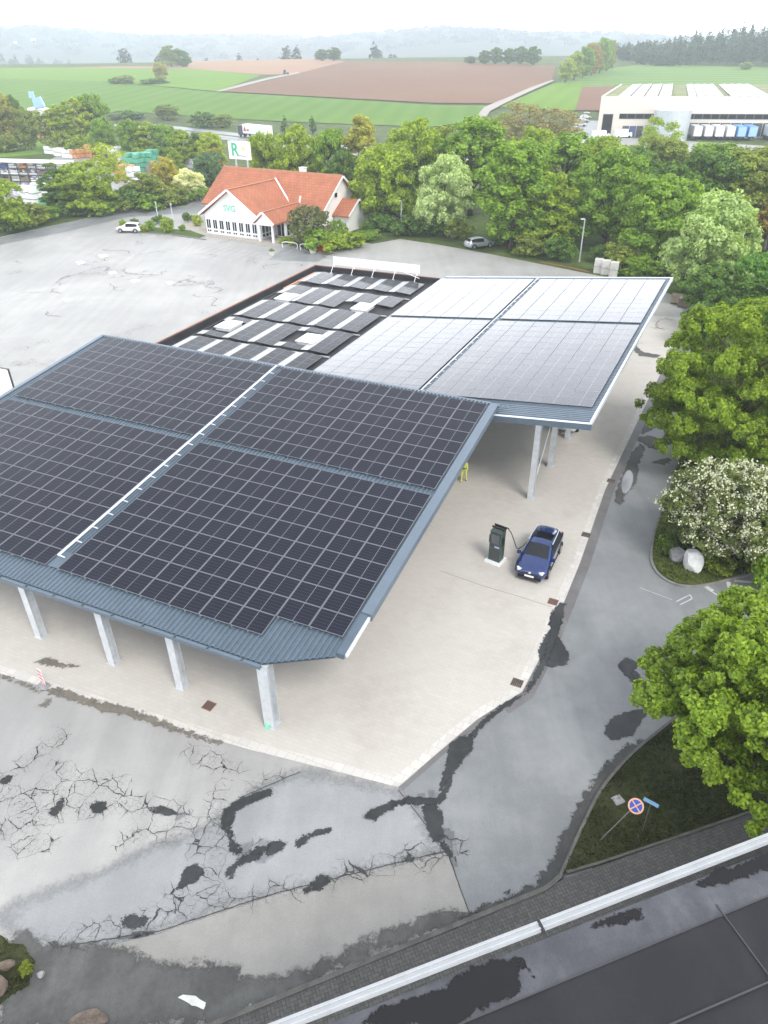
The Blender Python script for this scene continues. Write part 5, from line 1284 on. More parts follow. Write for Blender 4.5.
# undergrowth along the foot of the belt
UG = [(380, 233, 214, 34), (410, 236, 216, 34), (458, 239, 218, 30), (496, 245, 230, 22), (528, 255, 232, 36), (560, 260, 236, 34), (596, 262, 244, 18), (622, 268, 244, 40), (548, 236, 205, 40), (690, 290, 262, 34), (430, 236, 215, 30), (505, 240, 212, 34)]
UL_ = ['behind the fresh green tree', 'left of the whitish tree foot', 'right of the whitish tree foot', 'behind the silver car', 'right of the red barrel', 'under the drooping tree', 'at the foot of the slim lamp post', 'behind the white blocks', 'deep under the tall trees', 'by the far canopy corner', 'at the whitish tree trunk', 'behind the red barrel']
for (x, yb, yt, wd), l in zip(UG, UL_):
    b, H, Wd = pt(x, yb, yt, wd); plant(random.choice(('bush', 'bush2')), 'shrub', 'dark green undergrowth shrub '+l, b, H, Wd, DRK if random.random() < .6 else OLV, 'shrub', 'undergrowth along the tree belt')
EX = [(72, 216, 200, 30, 'bush', DRK, 'dark shrub at the foot of the conical tree'), (100, 215, 198, 34, 'bush2', MID, 'green shrub at the foot of the yellow green tree'), (118, 213, 198, 28, 'bush', OLV, 'olive shrub right of the yellow green tree'), (14, 230, 210, 40, 'bush', MID, 'green shrub under the light tree at the left edge'), (46, 220, 204, 30, 'bush2', MID, 'green shrub between left edge tree and conical tree'),
 (150, 210, 192, 34, 'bush2', MID, 'green shrub under the olive road tree'), (165, 207, 190, 30, 'bush', OLV, 'olive shrub under the yellow rounded tree'), (200, 201, 186, 24, 'bush', MID, 'green shrub at the end of the back road'), (138, 206, 184, 30, 'thin', YEL, 'loose yellowish sapling on the road bank'),
 (60, 153, 134, 26, 'bush2', OLV, 'olive scrub under the first poplars'), (82, 154, 134, 28, 'bush2', FRE, 'light scrub under the middle poplars'), (104, 156, 134, 26, 'bush', MID, 'green scrub at the right end of the poplars'), (6, 152, 134, 30, 'bush2', OLV, 'olive scrub at the far left meadow edge'), (26, 150, 130, 24, 'bush', MID, 'green scrub by the white shelter')]
for x, yb, yt, wd, key, c, l in EX:
    b, H, Wd = pt(x, yb, yt, wd); plant(key, 'shrub', l, b, H, Wd, c, 'shrub', 'undergrowth on the left')
# left side: row along the back road
G3 = 'trees along the back road'
LEFT = [(62, 214, 158, 46, 'conifer', DRK, 'dark conical tree at the left back road'), (92, 214, 160, 62, 'round1', FRE, 'round yellow green tree beside the dark conical tree'), (5, 232, 176, 58, 'round2', FRE, 'light green tree cut by the left edge'),
 (112, 196, 140, 46, 'thin', YEL, 'loose yellow green tree before the storage yard'), (168, 196, 156, 30, 'round1', (.22, .20, .025), 'yellow rounded tree before the storage yard'), (192, 200, 168, 34, 'blossom', (.36, .37, .24), 'whitish flowering tree left of the restaurant'),
 (212, 190, 150, 36, 'round2', BLU, 'bluish green tree under the billboard'), (147, 208, 172, 40, 'round1', OLV, 'olive tree by the back road in the middle'), (128, 210, 186, 44, 'bush', DRK, 'dark shrub by the back road beside the yellow green tree'),
 (30, 226, 200, 40, 'bush2', OLV, 'olive shrub on the bank at the left'), (178, 204, 184, 24, 'bush2', OLV, 'olive shrub under the whitish flowering tree'), (120, 212, 192, 26, 'bush', DRK, 'small dark shrub on the road bank'), (215, 178, 146, 26, 'thin', ORG, 'reddish loose tree left of the billboard poles')]
for x, yb, yt, wd, key, c, l in LEFT:
    b, H, Wd = pt(x, yb, yt, wd); plant(key, 'shrub' if 'bush' in key else 'broadleaf_tree', l, b, H, Wd, c, 'shrub' if 'bush' in key else 'tree', G3)
for i, (x, yb, yt, wd, key, c, l) in enumerate([(63, 152, 100, 18, 'poplar', YEL, 'first thin poplar of the left group'), (74, 152, 96, 20, 'poplar', FRE, 'second thin poplar of the left group'), (85, 152, 92, 22, 'poplar', YEL, 'middle thin poplar of the group'), (50, 152, 106, 20, 'poplar', (.14, .16, .03), 'small poplar at the left end of the group'),
    (98, 150, 90, 36, 'round2', MID, 'tall round topped tree at the right end of the poplars'), (108, 158, 116, 26, 'round1', MID, 'lower green tree right of the poplars'), (8, 150, 88, 34, 'round1', (.16, .16, .03), 'yellowish tree at the far left edge'), (-8, 146, 78, 34, 'round2', OLV, 'olive tree cut by the far left edge'), (22, 146, 94, 24, 'round1', DRK, 'dark round tree left of the blue tower'), (32, 150, 106, 26, 'round2', OLV, 'olive tree below the dark round tree'),
    (135, 160, 118, 30, 'round1', MID, 'green tree above the blue storage cover'), (150, 160, 120, 32, 'tall1', FRE, 'light tree above the green crates'), (168, 160, 122, 32, 'round2', MID, 'green tree left of the lorry hedge'), (185, 168, 128, 28, 'tall1', FRE, 'light green tree below the highway'), (200, 166, 132, 28, 'round1', DRK, 'dark green tree below the highway'), (213, 172, 130, 30, 'round2', YEL, 'yellowish tree left of the billboard'), (178, 175, 150, 20, 'round1', FRE, 'small round light tree beside the storage yard')]):
    b, H, Wd = pt(x, yb, yt, wd); plant(key, 'broadleaf_tree', l, b, H, Wd, c, 'tree', 'trees between storage yard and fields')
# shrubs beside the highway and single trees out on the fields (they stand on the rising land)
def ptl(x, yb, yt, wd):
    b = land(x, yb); d = ray(x, yt); t = math.hypot(b.x, b.y)/math.hypot(d.x, d.y); H = CAM_H+d.z*t-b.z
    return b, max(1.2, H), wd*(b-CAM).dot(_fw)/F_PX
for x, yb, yt, wd, key, c, l in [(128, 120, 111, 34, 'bush', DRK, 'low hedge shrub left along the highway'), (168, 120, 104, 26, 'round1', OLV, 'olive tree by the highway in the middle'), (203, 128, 111, 26, 'bush2', DRK, 'dark bushy hedge left of the lorry'), (222, 128, 114, 26, 'round2', OLV, 'olive tree left of the lorry'), (285, 135, 114, 10, 'conifer', DRK, 'slim dark conifer right of the lorry'), (313, 135, 114, 10, 'conifer', DRK, 'second slim dark conifer by the green field'),
    (172, 67.5, 45, 22, 'round1', (.12, .15, .03), 'leftmost tree of the pair on the field ridge'), (184, 67.5, 49, 18, 'round2', DRK, 'darker tree of the pair on the field ridge'), (162, 82, 61, 15, 'round1', (.2, .19, .04), 'lone yellowish tree in the meadow'), (125, 84, 75, 22, 'bush', OLV, 'grey green bush in the meadow'), (117, 84, 77, 16, 'bush2', DRK, 'dark bush left of the grey green bush'), (155, 84, 78, 28, 'bush2', DRK, 'dark hedge at the foot of the lone yellowish tree'),
    (565, 83, 58, 18, 'round1', YEL, 'lowest yellow tree in the row by the hill road'), (573, 81, 51, 20, 'round2', FRE, 'second tree in the row by the hill road'), (582, 79, 46, 22, 'round1', MID, 'third tree in the row by the hill road'), (591, 76, 41, 22, 'round2', ORG, 'reddish tree in the row by the hill road'), (599, 74, 37, 22, 'round1', MID, 'tallest tree at the top of the row by the hill road'), (606, 72, 38, 18, 'round2', OLV, 'last tree at the top of the row by the hill road'),
    (745, 70, 62, 14, 'round1', FRE, 'lone light bush in front of the dark wood')]:
    b, H, Wd = ptl(x, yb, yt, wd); bush = 'bush' in key
    plant(key, 'shrub' if bush else ('conifer_tree' if key == 'conifer' else 'field_tree'), l, b, H, Wd, c, 'shrub' if bush else 'tree', 'trees and bushes on the fields')
for x, yb, yt, wd, l in [(484, 65, 50, 13, 'left tree of the far clump on the ridge'), (495, 65, 47, 16, 'second tree of the far clump on the ridge'), (508, 65, 48, 16, 'middle tree of the far clump on the ridge'), (520, 65, 46, 16, 'fourth tree of the far clump on the ridge'), (533, 66, 46, 17, 'right tree of the far clump on the ridge'), (470, 64, 56, 14, 'small tree at the left of the far clump'), (322, 61.5, 49, 15, 'left hazy tree behind the seeded field'), (334, 61.5, 47, 16, 'right hazy tree behind the seeded field')]:
    b, H, Wd = ptl(x, yb, yt, wd); plant('round1', 'far_tree', l, b, H, Wd, DRK, 'tree', 'far trees on the ridge')
# far woods that read as one mass
def wood(name, spots, leafn, leaf, col, seed):
    g = np.random.default_rng(seed); Vs = []; tot = 0
    for (x, y, h, w) in spots:
        n = leafn; d = g.normal(0, 1, (n, 3)); d /= np.linalg.norm(d, axis=1)[:, None]; d[:, 2] = np.abs(d[:, 2])
        rr = g.uniform(.6, 1.05, n); z = hgt(x, y); con = g.random() < .45
        f = np.where(con, (1.05-d[:, 2]*.9), 1.0)
        c = np.stack([x+d[:, 0]*w/2*rr*f, y+d[:, 1]*w/2*rr*f, z+h*.12+d[:, 2]*h*.85*rr], 1)
        V, k = leaf_mesh('w', c, d+np.array([0, 0, .4]), leaf*g.uniform(.6, 1.4, n), g); Vs.append(V); tot += k
    o = bpy.data.objects.new(name, mesh_quads(name, np.concatenate(Vs), tot)); COL.objects.link(o); o.color = c4(col); o['kind'] = 'stuff'; return o
g = random.Random(3); sp = []
for i in range(240):
    x = g.uniform(650, 880); b = land(x, 64.5+g.uniform(0, 4)-(x-612)*.0); f = (x-660)/140
    sp.append((b.x, b.y+g.uniform(0, 160), g.uniform(6, 9)+max(0, f)*15, g.uniform(7, 11)))
for i in range(0): pass
wood('far_woodland', sp, 170, 1.0, (.045, .080, .022), 1)
sp = []
for i in range(560):
    y = g.uniform(850, 1750); x = g.uniform(-.66, .62)*y
    if math.sin(x*.011+y*.004)+math.sin(y*.009-x*.006) < .1 and x > -420: continue
    sp.append((x, y, g.uniform(9, 18), g.uniform(9, 16)))
wood('valley_woodland', sp, 80, 1.9, (.032, .055, .02), 2)
sp = []
for i in range(900):
    y = g.uniform(2300, 3480); x = g.uniform(-.72, .62)*y; sp.append((x, y, g.uniform(7, 13), g.uniform(30, 60)))
wood('hill_woodland', sp, 50, 5, (.035, .055, .025), 3)

# ------------------------------------------------------------------ shrubs and hedges round the restaurant
for x, yb, yt, wd, c, key, l in [(312, 246, 204, 44, (.075, .085, .03), 'bush2', 'big dark brown green bush before the restaurant porch'), (322, 250, 228, 40, MID, 'bush', 'green shrub left of the red bins'), (348, 247, 230, 36, FRE, 'bush2', 'light green shrub right of the red bins'), (338, 236, 219, 18, MID, 'bush2', 'climbing green shrub at the annex corner'), (366, 240, 230, 28, MID, 'bush', 'green shrub at the right of the annex'), (335, 252, 236, 30, FRE, 'bush', 'low light shrub behind the red bins'),
    (286, 243, 236, 16, YEL, 'bush', 'yellow green hedge left part beside the porch'), (298, 245, 238, 18, YEL, 'bush2', 'yellow green hedge right part beside the porch'), (143, 232, 224, 12, FRE, 'bush2', 'small green shrub behind the white hatchback'), (124, 229, 219, 8, FRE, 'bush', 'little conical shrub left of the white hatchback'), (152, 230, 220, 12, MID, 'bush', 'second shrub right of the white hatchback'), (168, 232, 216, 14, FRE, 'bush2', 'bright light green shrub in the planting strip'), (158, 224, 215, 12, DRK, 'bush', 'dark low shrub in the planting strip'),
    (135, 226, 218, 10, DRK, 'bush2', 'dark shrub in the planting strip by the hatchback'), (188, 222, 212, 10, DRK, 'bush', 'dark shrub at the left terrace'), (198, 226, 214, 10, YEL, 'bush2', 'yellow shrub at the restaurant corner'), (182, 231, 225, 8, MID, 'bush', 'small low shrub at the end of the planting strip')]:
    b, H, Wd = pt(x, yb, yt, wd); plant(key, 'shrub', l, b, H, Wd, c, 'shrub', 'shrubs round the restaurant')
sheet('planting_bed', px([(136, 229), (150, 227), (196, 231), (206, 236), (200, 238), (170, 234), (138, 232.5)]), .03, far_v)
sheet('planting_bed', px([(282, 243), (300, 235), (330, 235), (375, 228), (372, 240), (345, 250), (310, 252), (302, 247)]), .03, far_v)
sheet('terrace', px([(186, 229), (206, 236), (266, 246), (282, 246), (284, 236), (210, 226), (196, 220), (184, 222)]), .034, mat('terrace_slabs', (.36, .33, .29), .85, var=.2))
sheet('parking_bays', px([(286, 247), (308, 252), (330, 254), (318, 262), (268, 260)]), .012, M['road'])
kerb('kerb', px([(136, 233), (170, 235), (200, 239), (206, 240)]), .25, .12, M['kerb'])
for (x, y), l in (((290, 248.5), 'left white metal hoop barrier before the hedge'), ((308, 250.5), 'right white metal hoop barrier before the hedge')):
    p = at(x, y); t = thing('hoop_barrier', l, 'barrier', (p.x, p.y, .01), R(-24), 'hoop barriers'); mb = MB(); mb.tube(tess([Vector((-1.2, 0, 0)), Vector((-1.15, 0, .8)), Vector((1.15, 0, .8)), Vector((1.2, 0, 0))], 4), .06, 6); mb.obj('hoop', M['whitep'], t)

# ------------------------------------------------------------------ grass tufts of the near verges, one mass each
def tufts(name, poly, n, h, col, seed, z=.10):
    g = random.Random(seed); xs = [p.x for p in poly]; ys = [p.y for p in poly]; P = []
    def inside(x, y):
        c = False; j = len(poly)-1
        for i in range(len(poly)):
            if (poly[i].y > y) != (poly[j].y > y) and x < (poly[j].x-poly[i].x)*(y-poly[i].y)/(poly[j].y-poly[i].y)+poly[i].x: c = not c
            j = i
        return c
    while len(P) < n:
        x, y = g.uniform(min(xs), max(xs)), g.uniform(min(ys), max(ys))
        if inside(x, y) and math.sin(x*1.3+2)*math.sin(y*1.7)+g.gauss(0, .7) > -.5: P.append((x, y))
    P = np.array(P); r = np.random.default_rng(seed); c = np.column_stack([P, z+h*.4*r.uniform(.3, 1.3, len(P))]); nn = r.normal(0, 1, (len(P), 3)); nn[:, 2] *= .5
    V, k = leaf_mesh(name, c, nn, h*r.uniform(.4, 1.1, len(P)), r, .22, .3)
    o = bpy.data.objects.new(name, mesh_quads(name, V, k)); COL.objects.link(o); o.color = c4(col); o['kind'] = 'stuff'
vis = [p for p in vg]
tufts('grass', vis, 26000, .10, (.048, .062, .014), 1)
tufts('grass', isl, 36000, .14, (.11, .155, .022), 2)
tufts('grass', px([(-60, 930), (0, 935), (24, 945), (36, 962), (30, 985), (0, 1006), (-60, 1030)]), 1500, .10, (.07, .08, .02), 3, .02)
p = at(28, 972); plant('bush2', 'weed', 'light green weed growing beside the rubble at the bottom left', p, .55, .40, (.12, .15, .02), 'plant')

# ------------------------------------------------------------------ highway with lorry
hA, hB = at(60, 117.5), at(300, 146); hd_ = (hB-hA).normalized(); hn = Vector((-hd_.y, hd_.x, 0))
def hrect(o0, o1, z, m, nm): sheet(nm, [hA-hd_*200+hn*o0, hB+hd_*60+hn*o0, hB+hd_*60+hn*o1, hA-hd_*200+hn*o1], z, m)
hrect(-5, 11, .03, M['road'], 'highway'); hrect(2.5, 4.5, .05, far_v, 'median_strip')
gr = thing('guard_rail', 'grey metal guard rail running along the highway', 'guard rail', (hA.x, hA.y, 0))
mb = MB(); a = -hn*5.5-hd_*120; b = hd_*300-hn*5.5; mb.bar((a.x, a.y, .65), (b.x, b.y, .65), .06, .32); mb.obj('rail', M['galv'], gr)
mb = MB()
for i in range(90): q = a.lerp(b, i/89); mb.bar((q.x, q.y, 0), (q.x, q.y, .65), .1)
mb.obj('posts', M['galv'], gr)['kind'] = 'stuff'
def lorry(label, p, rz, white=True):
    t = thing('lorry', label, 'lorry', p, rz)
    mb = MB(); mb.box((-3.4, 0, 2.55), (13.6, 2.5, 2.75)); mb.obj('trailer', M['whitep'], t)
    mb = MB(); mb.box((-3.4, 0, 1.08), (13.4, 1.6, .22)); mb.obj('chassis', M['black'], t)
    c = MB(); c.box((5.1, 0, 2.0), (2.2, 2.45, 2.9), taper=.94); c = c.obj('cab', M['black'], t)
    mb = MB(); mb.box((6.17, 0, 2.5), (.08, 2.1, .9)); mb.obj('windscreen', M['glass'], c)
    for x in (5.0, 2.6, -6.2, -7.5, -8.8):
        for s in (-1, 1): mb = MB(); mb.cyl((x, s*1.05, .5), .5, .35, 14, 'Y'); mb.obj('wheel', M['rubber'], t)
    mb = MB(); s = -1
    mb.add([(1.2, s*1.262, 1.9), (2.9, s*1.262, 1.9), (2.05, s*1.262, 3.3)], [(0, 1, 2)]); mb.add([(-.3, s*1.262, 2.0), (.9, s*1.262, 2.0), (.9, s*1.262, 2.5), (-.3, s*1.262, 2.5)], [(0, 1, 2, 3)])
    s = 1
    mb.add([(1.2, s*1.262, 1.9), (2.9, s*1.262, 1.9), (2.05, s*1.262, 3.3)], [(0, 1, 2)]); mb.add([(-.3, s*1.262, 2.0), (.9, s*1.262, 2.0), (.9, s*1.262, 2.5), (-.3, s*1.262, 2.5)], [(0, 1, 2, 3)])
    mb.obj('red_emblem', M['red'], t)
    return t
p = at(252, 137.5); lorry('white articulated lorry with dark cab and red emblem driving on the highway', (p.x, p.y, .04), math.atan2(-hd_.y, -hd_.x))
p = at(321, 141.5); car('distant_car', 'pale car on the highway showing through the gap of the tree belt', (p.x, p.y, .04), math.atan2(-hd_.y, -hd_.x), PW, 4.5, 1.8, 1.6)
p = at(205, 139); car('distant_car', 'pale car on the highway left of the billboard', (p.x, p.y, .04), math.atan2(-hd_.y, -hd_.x), PW, 4.5, 1.8, 1.6)
p = land(286, 75.8); t = thing('tractor', 'tiny blue grey tractor on the gravel track between the brown fields', 'tractor', (p.x, p.y, p.z+.5), R(20)); mb = MB(); mb.box((0, 0, 1.2), (3.4, 1.4, 1.0)); mb.obj('bonnet', M['bluegrey'], t); mb = MB(); mb.box((-.8, 0, 2.3), (1.5, 1.5, 1.4), taper=.9); mb.obj('cab', M['glass'], t)
for x in (-1.1, 1.3):
    for s in (-1, 1): mb = MB(); mb.cyl((x, s*.95, .8), .8 if x < 0 else .55, .4, 14, 'Y'); mb.obj('wheel', M['rubber'], t)
# blue and white slide tower above the poplars
p = at(50, 150); t = thing('slide_tower', 'blue and white tower with a slide rising above the poplars', 'tower', (p.x, p.y, 0), R(10))
mb = MB(); mb.box((0, 0, 6), (1.2, 1.2, 12)); mb.obj('shaft', M['whitep'], t)
mb = MB(); mb.box((-.2, 0, 12.6), (2.8, 2.2, 2.6), taper=.85, rot=Matrix.Rotation(R(-12), 3, 'Y')); mb.box((-1.6, 0, 14.6), (1.5, 1.4, 1.6), taper=.8); mb.obj('blue_cabin', plain('sky_blue_panel', (.28, .46, .78), .5), t)
mb = MB(); mb.tube([(-3.6, 0, 10.8), (0, 0, 11.0), (2.2, 0, 10.0), (4.6, 0, 9.2)], [.4, .9, 1.0, .9], 10); mb.obj('white_chute', M['whitep'], t)
p = at(12, 134); t = thing('picnic_shelter', 'small white roofed shelter on posts in the meadow at the left', 'shelter', (p.x, p.y, 0), R(15))
mb = MB(); mb.box((0, 0, 2.9), (4.2, 3.2, .25)); mb.obj('roof', M['whitep'], t)
for x in (-.5, 1.2): mb = MB(); mb.bar((x, 0, 0), (x, 0, 2.8), .25); mb.obj('post', M['whitep'], t)
p = at(40, 138); t = thing('red_beam_stack', 'low stack of orange red beams lying below the poplars', 'stack', (p.x, p.y, 0), R(-30)); mb = MB()
for i in range(3): mb.box((0, i*.5-.5, .3+.0*i), (5, .4, .5))
mb.box((0, 0, .8), (4.6, .9, .4)); mb.obj('beams', M['pinkish'], t)
sheet('meadow_clearing', px([(-60, 146), (0, 134), (40, 138), (60, 152), (20, 156), (-60, 162)]), .02, M['f_light'])

# ------------------------------------------------------------------ storage yard with stacks of crates and pipes
sheet('storage_yard', px([(-80, 200), (0, 206), (60, 200), (120, 196), (200, 186), (215, 172), (190, 160), (120, 152), (60, 154), (40, 166), (-80, 172)]), .025, asphalt('yard_gravel', (.25, .24, .23), (.33, .32, .31), .1))
rp, rq = at(-30, 190), at(70, 190); rd_ = (at(76, 187)-at(-20, 182)); 
rackA, rackB = at(-40, 186), at(72, 190); rz_ = math.atan2((rackB-rackA).y, (rackB-rackA).x); RL = (rackB-rackA).length
rk_ = thing('storage_rack', 'long open storage rack with white edged roof left in the yard', 'rack', (rackA.x, rackA.y, 0), rz_)
mb = MB(); mb.box((RL/2, .6, 5.35), (RL+.6, 3.6, .25)); mb.obj('roof', M['whitep'], rk_)
for zz in (1.35, 2.65, 3.95): mb = MB(); mb.box((RL/2, .6, zz), (RL, 2.6, .12)); mb.obj('shelf', M['darkgrey'], rk_)
for i in range(13): mb = MB(); mb.box((RL*i/12, -.7, 2.6), (.12, .12, 5.2)); mb.box((RL*i/12, 1.9, 2.6), (.12, .12, 5.2)); mb.obj('upright', M['darkgrey'], rk_)
mb = MB(); mb.box((RL+.25, .4, 3.4), (.15, 2.8, 3.5)); mb.obj('end_wall', M['whitep'], rk_)
g = random.Random(9); PAL_ = {'white': M['whitep'], 'orange': plain('orange_crate', (.58, .27, .11), .6), 'grey': M['concrete'], 'brown': M['wood'], 'blue': plain('blue_crate', (.06, .14, .45), .5), 'green': plain('green_crate', (.10, .40, .26), .5), 'black': M['black'], 'pale grey': plain('pale_crate', (.55, .57, .60), .6)}
def stack(name, label, loc, rz, kind, nx, ny, nz, dx=1.2, dy=1.0, dz=1.0, z0=0.0):
    t = thing(name, label, 'stack', loc, rz, 'stacks of goods in the storage yard'); mb = MB(); r = random.Random(hash(label) % 1000 if False else len(label)*7+nx*3+nz)
    for i in range(nx):
        for j in range(ny):
            for k in range(max(1, nz-r.choice((0, 0, 1)))):
                mb.box(((i-nx/2+.5)*dx, (j-ny/2+.5)*dy, z0+dz*(k+.5)+.01), (dx*.92, dy*.92, dz*.88), r.gauss(0, .02))
                mb.box(((i-nx/2+.5)*dx, (j-ny/2+.5)*dy, z0+dz*k+.06), (dx*.96, dy*.96, .08), mi=1)
    o = mb.obj('crates', [PAL_[kind], M['wood2']], t); o['kind'] = 'stuff'; return t
SH = ['white', 'orange', 'white', 'brown', 'grey', 'blue', 'white', 'orange', 'grey', 'white', 'brown', 'white']
for lv, zz in ((0, .02), (1, 1.42), (2, 2.72), (3, 4.02)):
    for i in range(12):
        kd = g.choice(['white', 'pale grey', 'grey', 'brown', 'grey', 'white']) if lv < 3 else SH[i]
        q = rackA+(rackB-rackA)*((i+.5)/12)
        stack('crate_stack', '%s goods on %s level of long rack, %s bay from right end' % (kd, ('ground', 'second', 'third', 'top')[lv], ('twelfth', 'eleventh', 'tenth', 'ninth', 'eighth', 'seventh', 'sixth', 'fifth', 'fourth', 'third', 'second', 'first')[i]), (q.x-math.sin(rz_)*.6, q.y+math.cos(rz_)*.6, 0), rz_, kd, 3, 2, 2, RL/12*.31, 1.0, g.uniform(.38, .58), zz)
YARD = [(92, 157, 'orange', 3, 3, 3, 'long orange crate stack beyond the rack end'), (78, 158, 'orange', 2, 3, 2, 'smaller orange crate stack left of the long one'), (70, 158, 'white', 3, 2, 2, 'white goods stack behind the rack end'), (60, 156, 'white', 2, 2, 2, 'white stack left behind the rack'), (52, 154, 'white', 3, 2, 2, 'pale goods above the rack roof'), (108, 156, 'black', 4, 3, 3, 'black covered stack right of the orange crates'), (118, 160, 'white', 3, 3, 3, 'white bag stack right of the black one'),
 (112, 166, 'black', 4, 2, 2, 'dark crates in front of the white bags'), (126, 160, 'pale grey', 3, 2, 3, 'pale grey container stack in the middle'), (134, 158, 'white', 3, 2, 2, 'white container stack behind the green crates'), (140, 156, 'blue', 3, 2, 3, 'blue covered stack behind the green crates'), (150, 160, 'white', 3, 2, 2, 'white stack right of the blue cover'), (136, 172, 'green', 4, 3, 4, 'largest green crate stack'), (146, 171, 'green', 4, 3, 4, 'green crate stack right of the largest'), (126, 174, 'green', 3, 3, 2, 'low green crate stack behind the loose tree'), (153, 168, 'green', 2, 3, 4, 'dark green crate stack at the right end'),
 (128, 180, 'orange', 4, 3, 3, 'bright orange crate stack in front of the green ones'), (135, 182, 'white', 2, 2, 3, 'white round goods beside the bright orange stack'), (156, 176, 'brown', 3, 2, 3, 'brown pallets right of the green crates'), (164, 172, 'brown', 3, 2, 2, 'brown pallet stack by the yellow tree'), (182, 164, 'white', 4, 2, 2, 'white goods at the right end of the yard'), (188, 168, 'pale grey', 4, 2, 2, 'pale goods nearest the billboard'), (176, 162, 'blue', 2, 2, 2, 'small blue stack at the right end of the yard'),
 (36, 204, 'white', 3, 3, 3, 'white wrapped pallets in front of the rack'), (42, 200, 'pale grey', 3, 3, 3, 'pale wrapped pallets behind the white wrapped ones'), (30, 200, 'white', 3, 2, 2, 'white bags near the left light green tree'), (24, 196, 'pale grey', 3, 2, 2, 'pale pipes bundle at the rack foot'), (48, 206, 'green', 2, 2, 1, 'flat green crates by the dark conical tree'), (106, 176, 'blue', 1, 1, 2, 'little blue drum stack behind the yellow green tree')]
for x, y, kd, nx, ny, nz, l in YARD:
    p = at(x, y); stack('crate_stack', l, (p.x, p.y, .03), R(-28), kd, nx, ny, nz, 1.25, 1.1, 1.05)

# ------------------------------------------------------------------ warehouse with loading bays
wA, wB = at(596, 137), at(768, 138.4); wz = math.atan2((wB-wA).y, (wB-wA).x); WL = (wB-wA).length*1.7
wh = thing('warehouse', 'large cream warehouse with solar roof and loading bays beyond the trees', 'building', (wA.x, wA.y, 0), wz)
WI = wh.matrix_basis.inverted(); dtop = ray(598, 96.3); tt = math.hypot(wA.x, wA.y)/math.hypot(dtop.x, dtop.y); WHH = CAM_H+dtop.z*tt
M['solar_sheen_tint'] = plain('solar_sheen_tint', (.30, .315, .34), .4, spec=.5)  # sky sheen of the warehouse panels put into a plain pale colour
def bl_(x, y, z): return WI @ at(x, y, z)
bk = bl_(621, 83.8, WHH); WD = bk.y
mb = MB(); mb.prism([(0, 0), (WL, 0), (WL, WD), (bk.x, WD)], 0, WHH-.5)
mb.box((WL/2, .2, WHH-.25), (WL, .4, .5)); mb.prism([(0, .41), (.4, .41), (bk.x+.4, WD), (bk.x, WD)], WHH-.499, WHH); mb.obj('wall', mat('cream_panels', (.62, .575, .51), .6, var=.03), wh)
mb = MB(); mb.prism([(.45, .45), (WL, .45), (WL, WD), (bk.x+.45, WD)], WHH-.49, WHH-.42); mb.obj('roof', mat('sedum_roof', (.17, .19, .06), .9, var=.3, scale=.1), wh)
for i, (a, b) in enumerate([(5, 22), (27, 38), (40, 52), (60, 75), (77, 95), (98, 118)]):
    if a < WL:
        for j in range(4):
            mb = MB()
            w4 = (b-a)/4
            x0, x1, k1 = a+w4*j, a+w4*(j+1)-.4, bk.x/WD
            for q in range(8):
                y0, y1 = 2+q*(WD-5)/8, 2+(q+1)*(WD-5)/8-1.2
                mb.add([(x0+k1*y0, y0, WHH-.1), (x1+k1*y0, y0, WHH+.15), (x1+k1*y1, y1, WHH+.15), (x0+k1*y1, y1, WHH-.1), (x0+k1*y0, y0, WHH-.4), (x1+k1*y0, y0, WHH-.4)], [(0, 1, 2, 3), (4, 5, 1, 0)])
            mb.obj('solar_row', M['solar_sheen_tint'], wh)
def wx(x): return (WI @ at(x, 138, 0)).x
f = MB(); f.box(((wx(617)+WL)/2, -.05, WHH*.52), (WL-wx(617), .12, 1.5)); f = f.obj('window', M['darkgrey'], wh)
g_ = MB()
for i in range(40):
    a = wx(617)+i*2.6
    if a+2.3 < WL: g_.box((a+1.2, -.13, WHH*.52), (2.2, .04, 1.25))
g_.obj('pane', M['glass'], f)
f = MB(); f.box((wx(606), -.05, WHH*.30), (3.2, .12, WHH*.55)); f = f.obj('window', M['darkgrey'], wh); g_ = MB(); g_.box((wx(606), -.13, WHH*.30), (2.8, .04, WHH*.5)); g_.obj('pane', M['glass'], f)
for x in (625, 632, 639): d = MB(); d.box((wx(x), -.07, 1.7), (2.0, .16, 3.2)); d.obj('door', M['darkgrey'] if x != 632 else plain('blue_door', (.05, .08, .2), .5), wh)
dock_c = ['pale grey', 'pale grey', 'white', 'pale grey', 'blue', 'blue', None, 'white', 'white', 'pale grey']
tb = plain('trailer_blue', (.16, .38, .80), .45)
names = ['first', 'second', 'third', 'fourth', 'fifth', 'sixth', 'seventh', 'eighth', 'ninth', 'tenth']
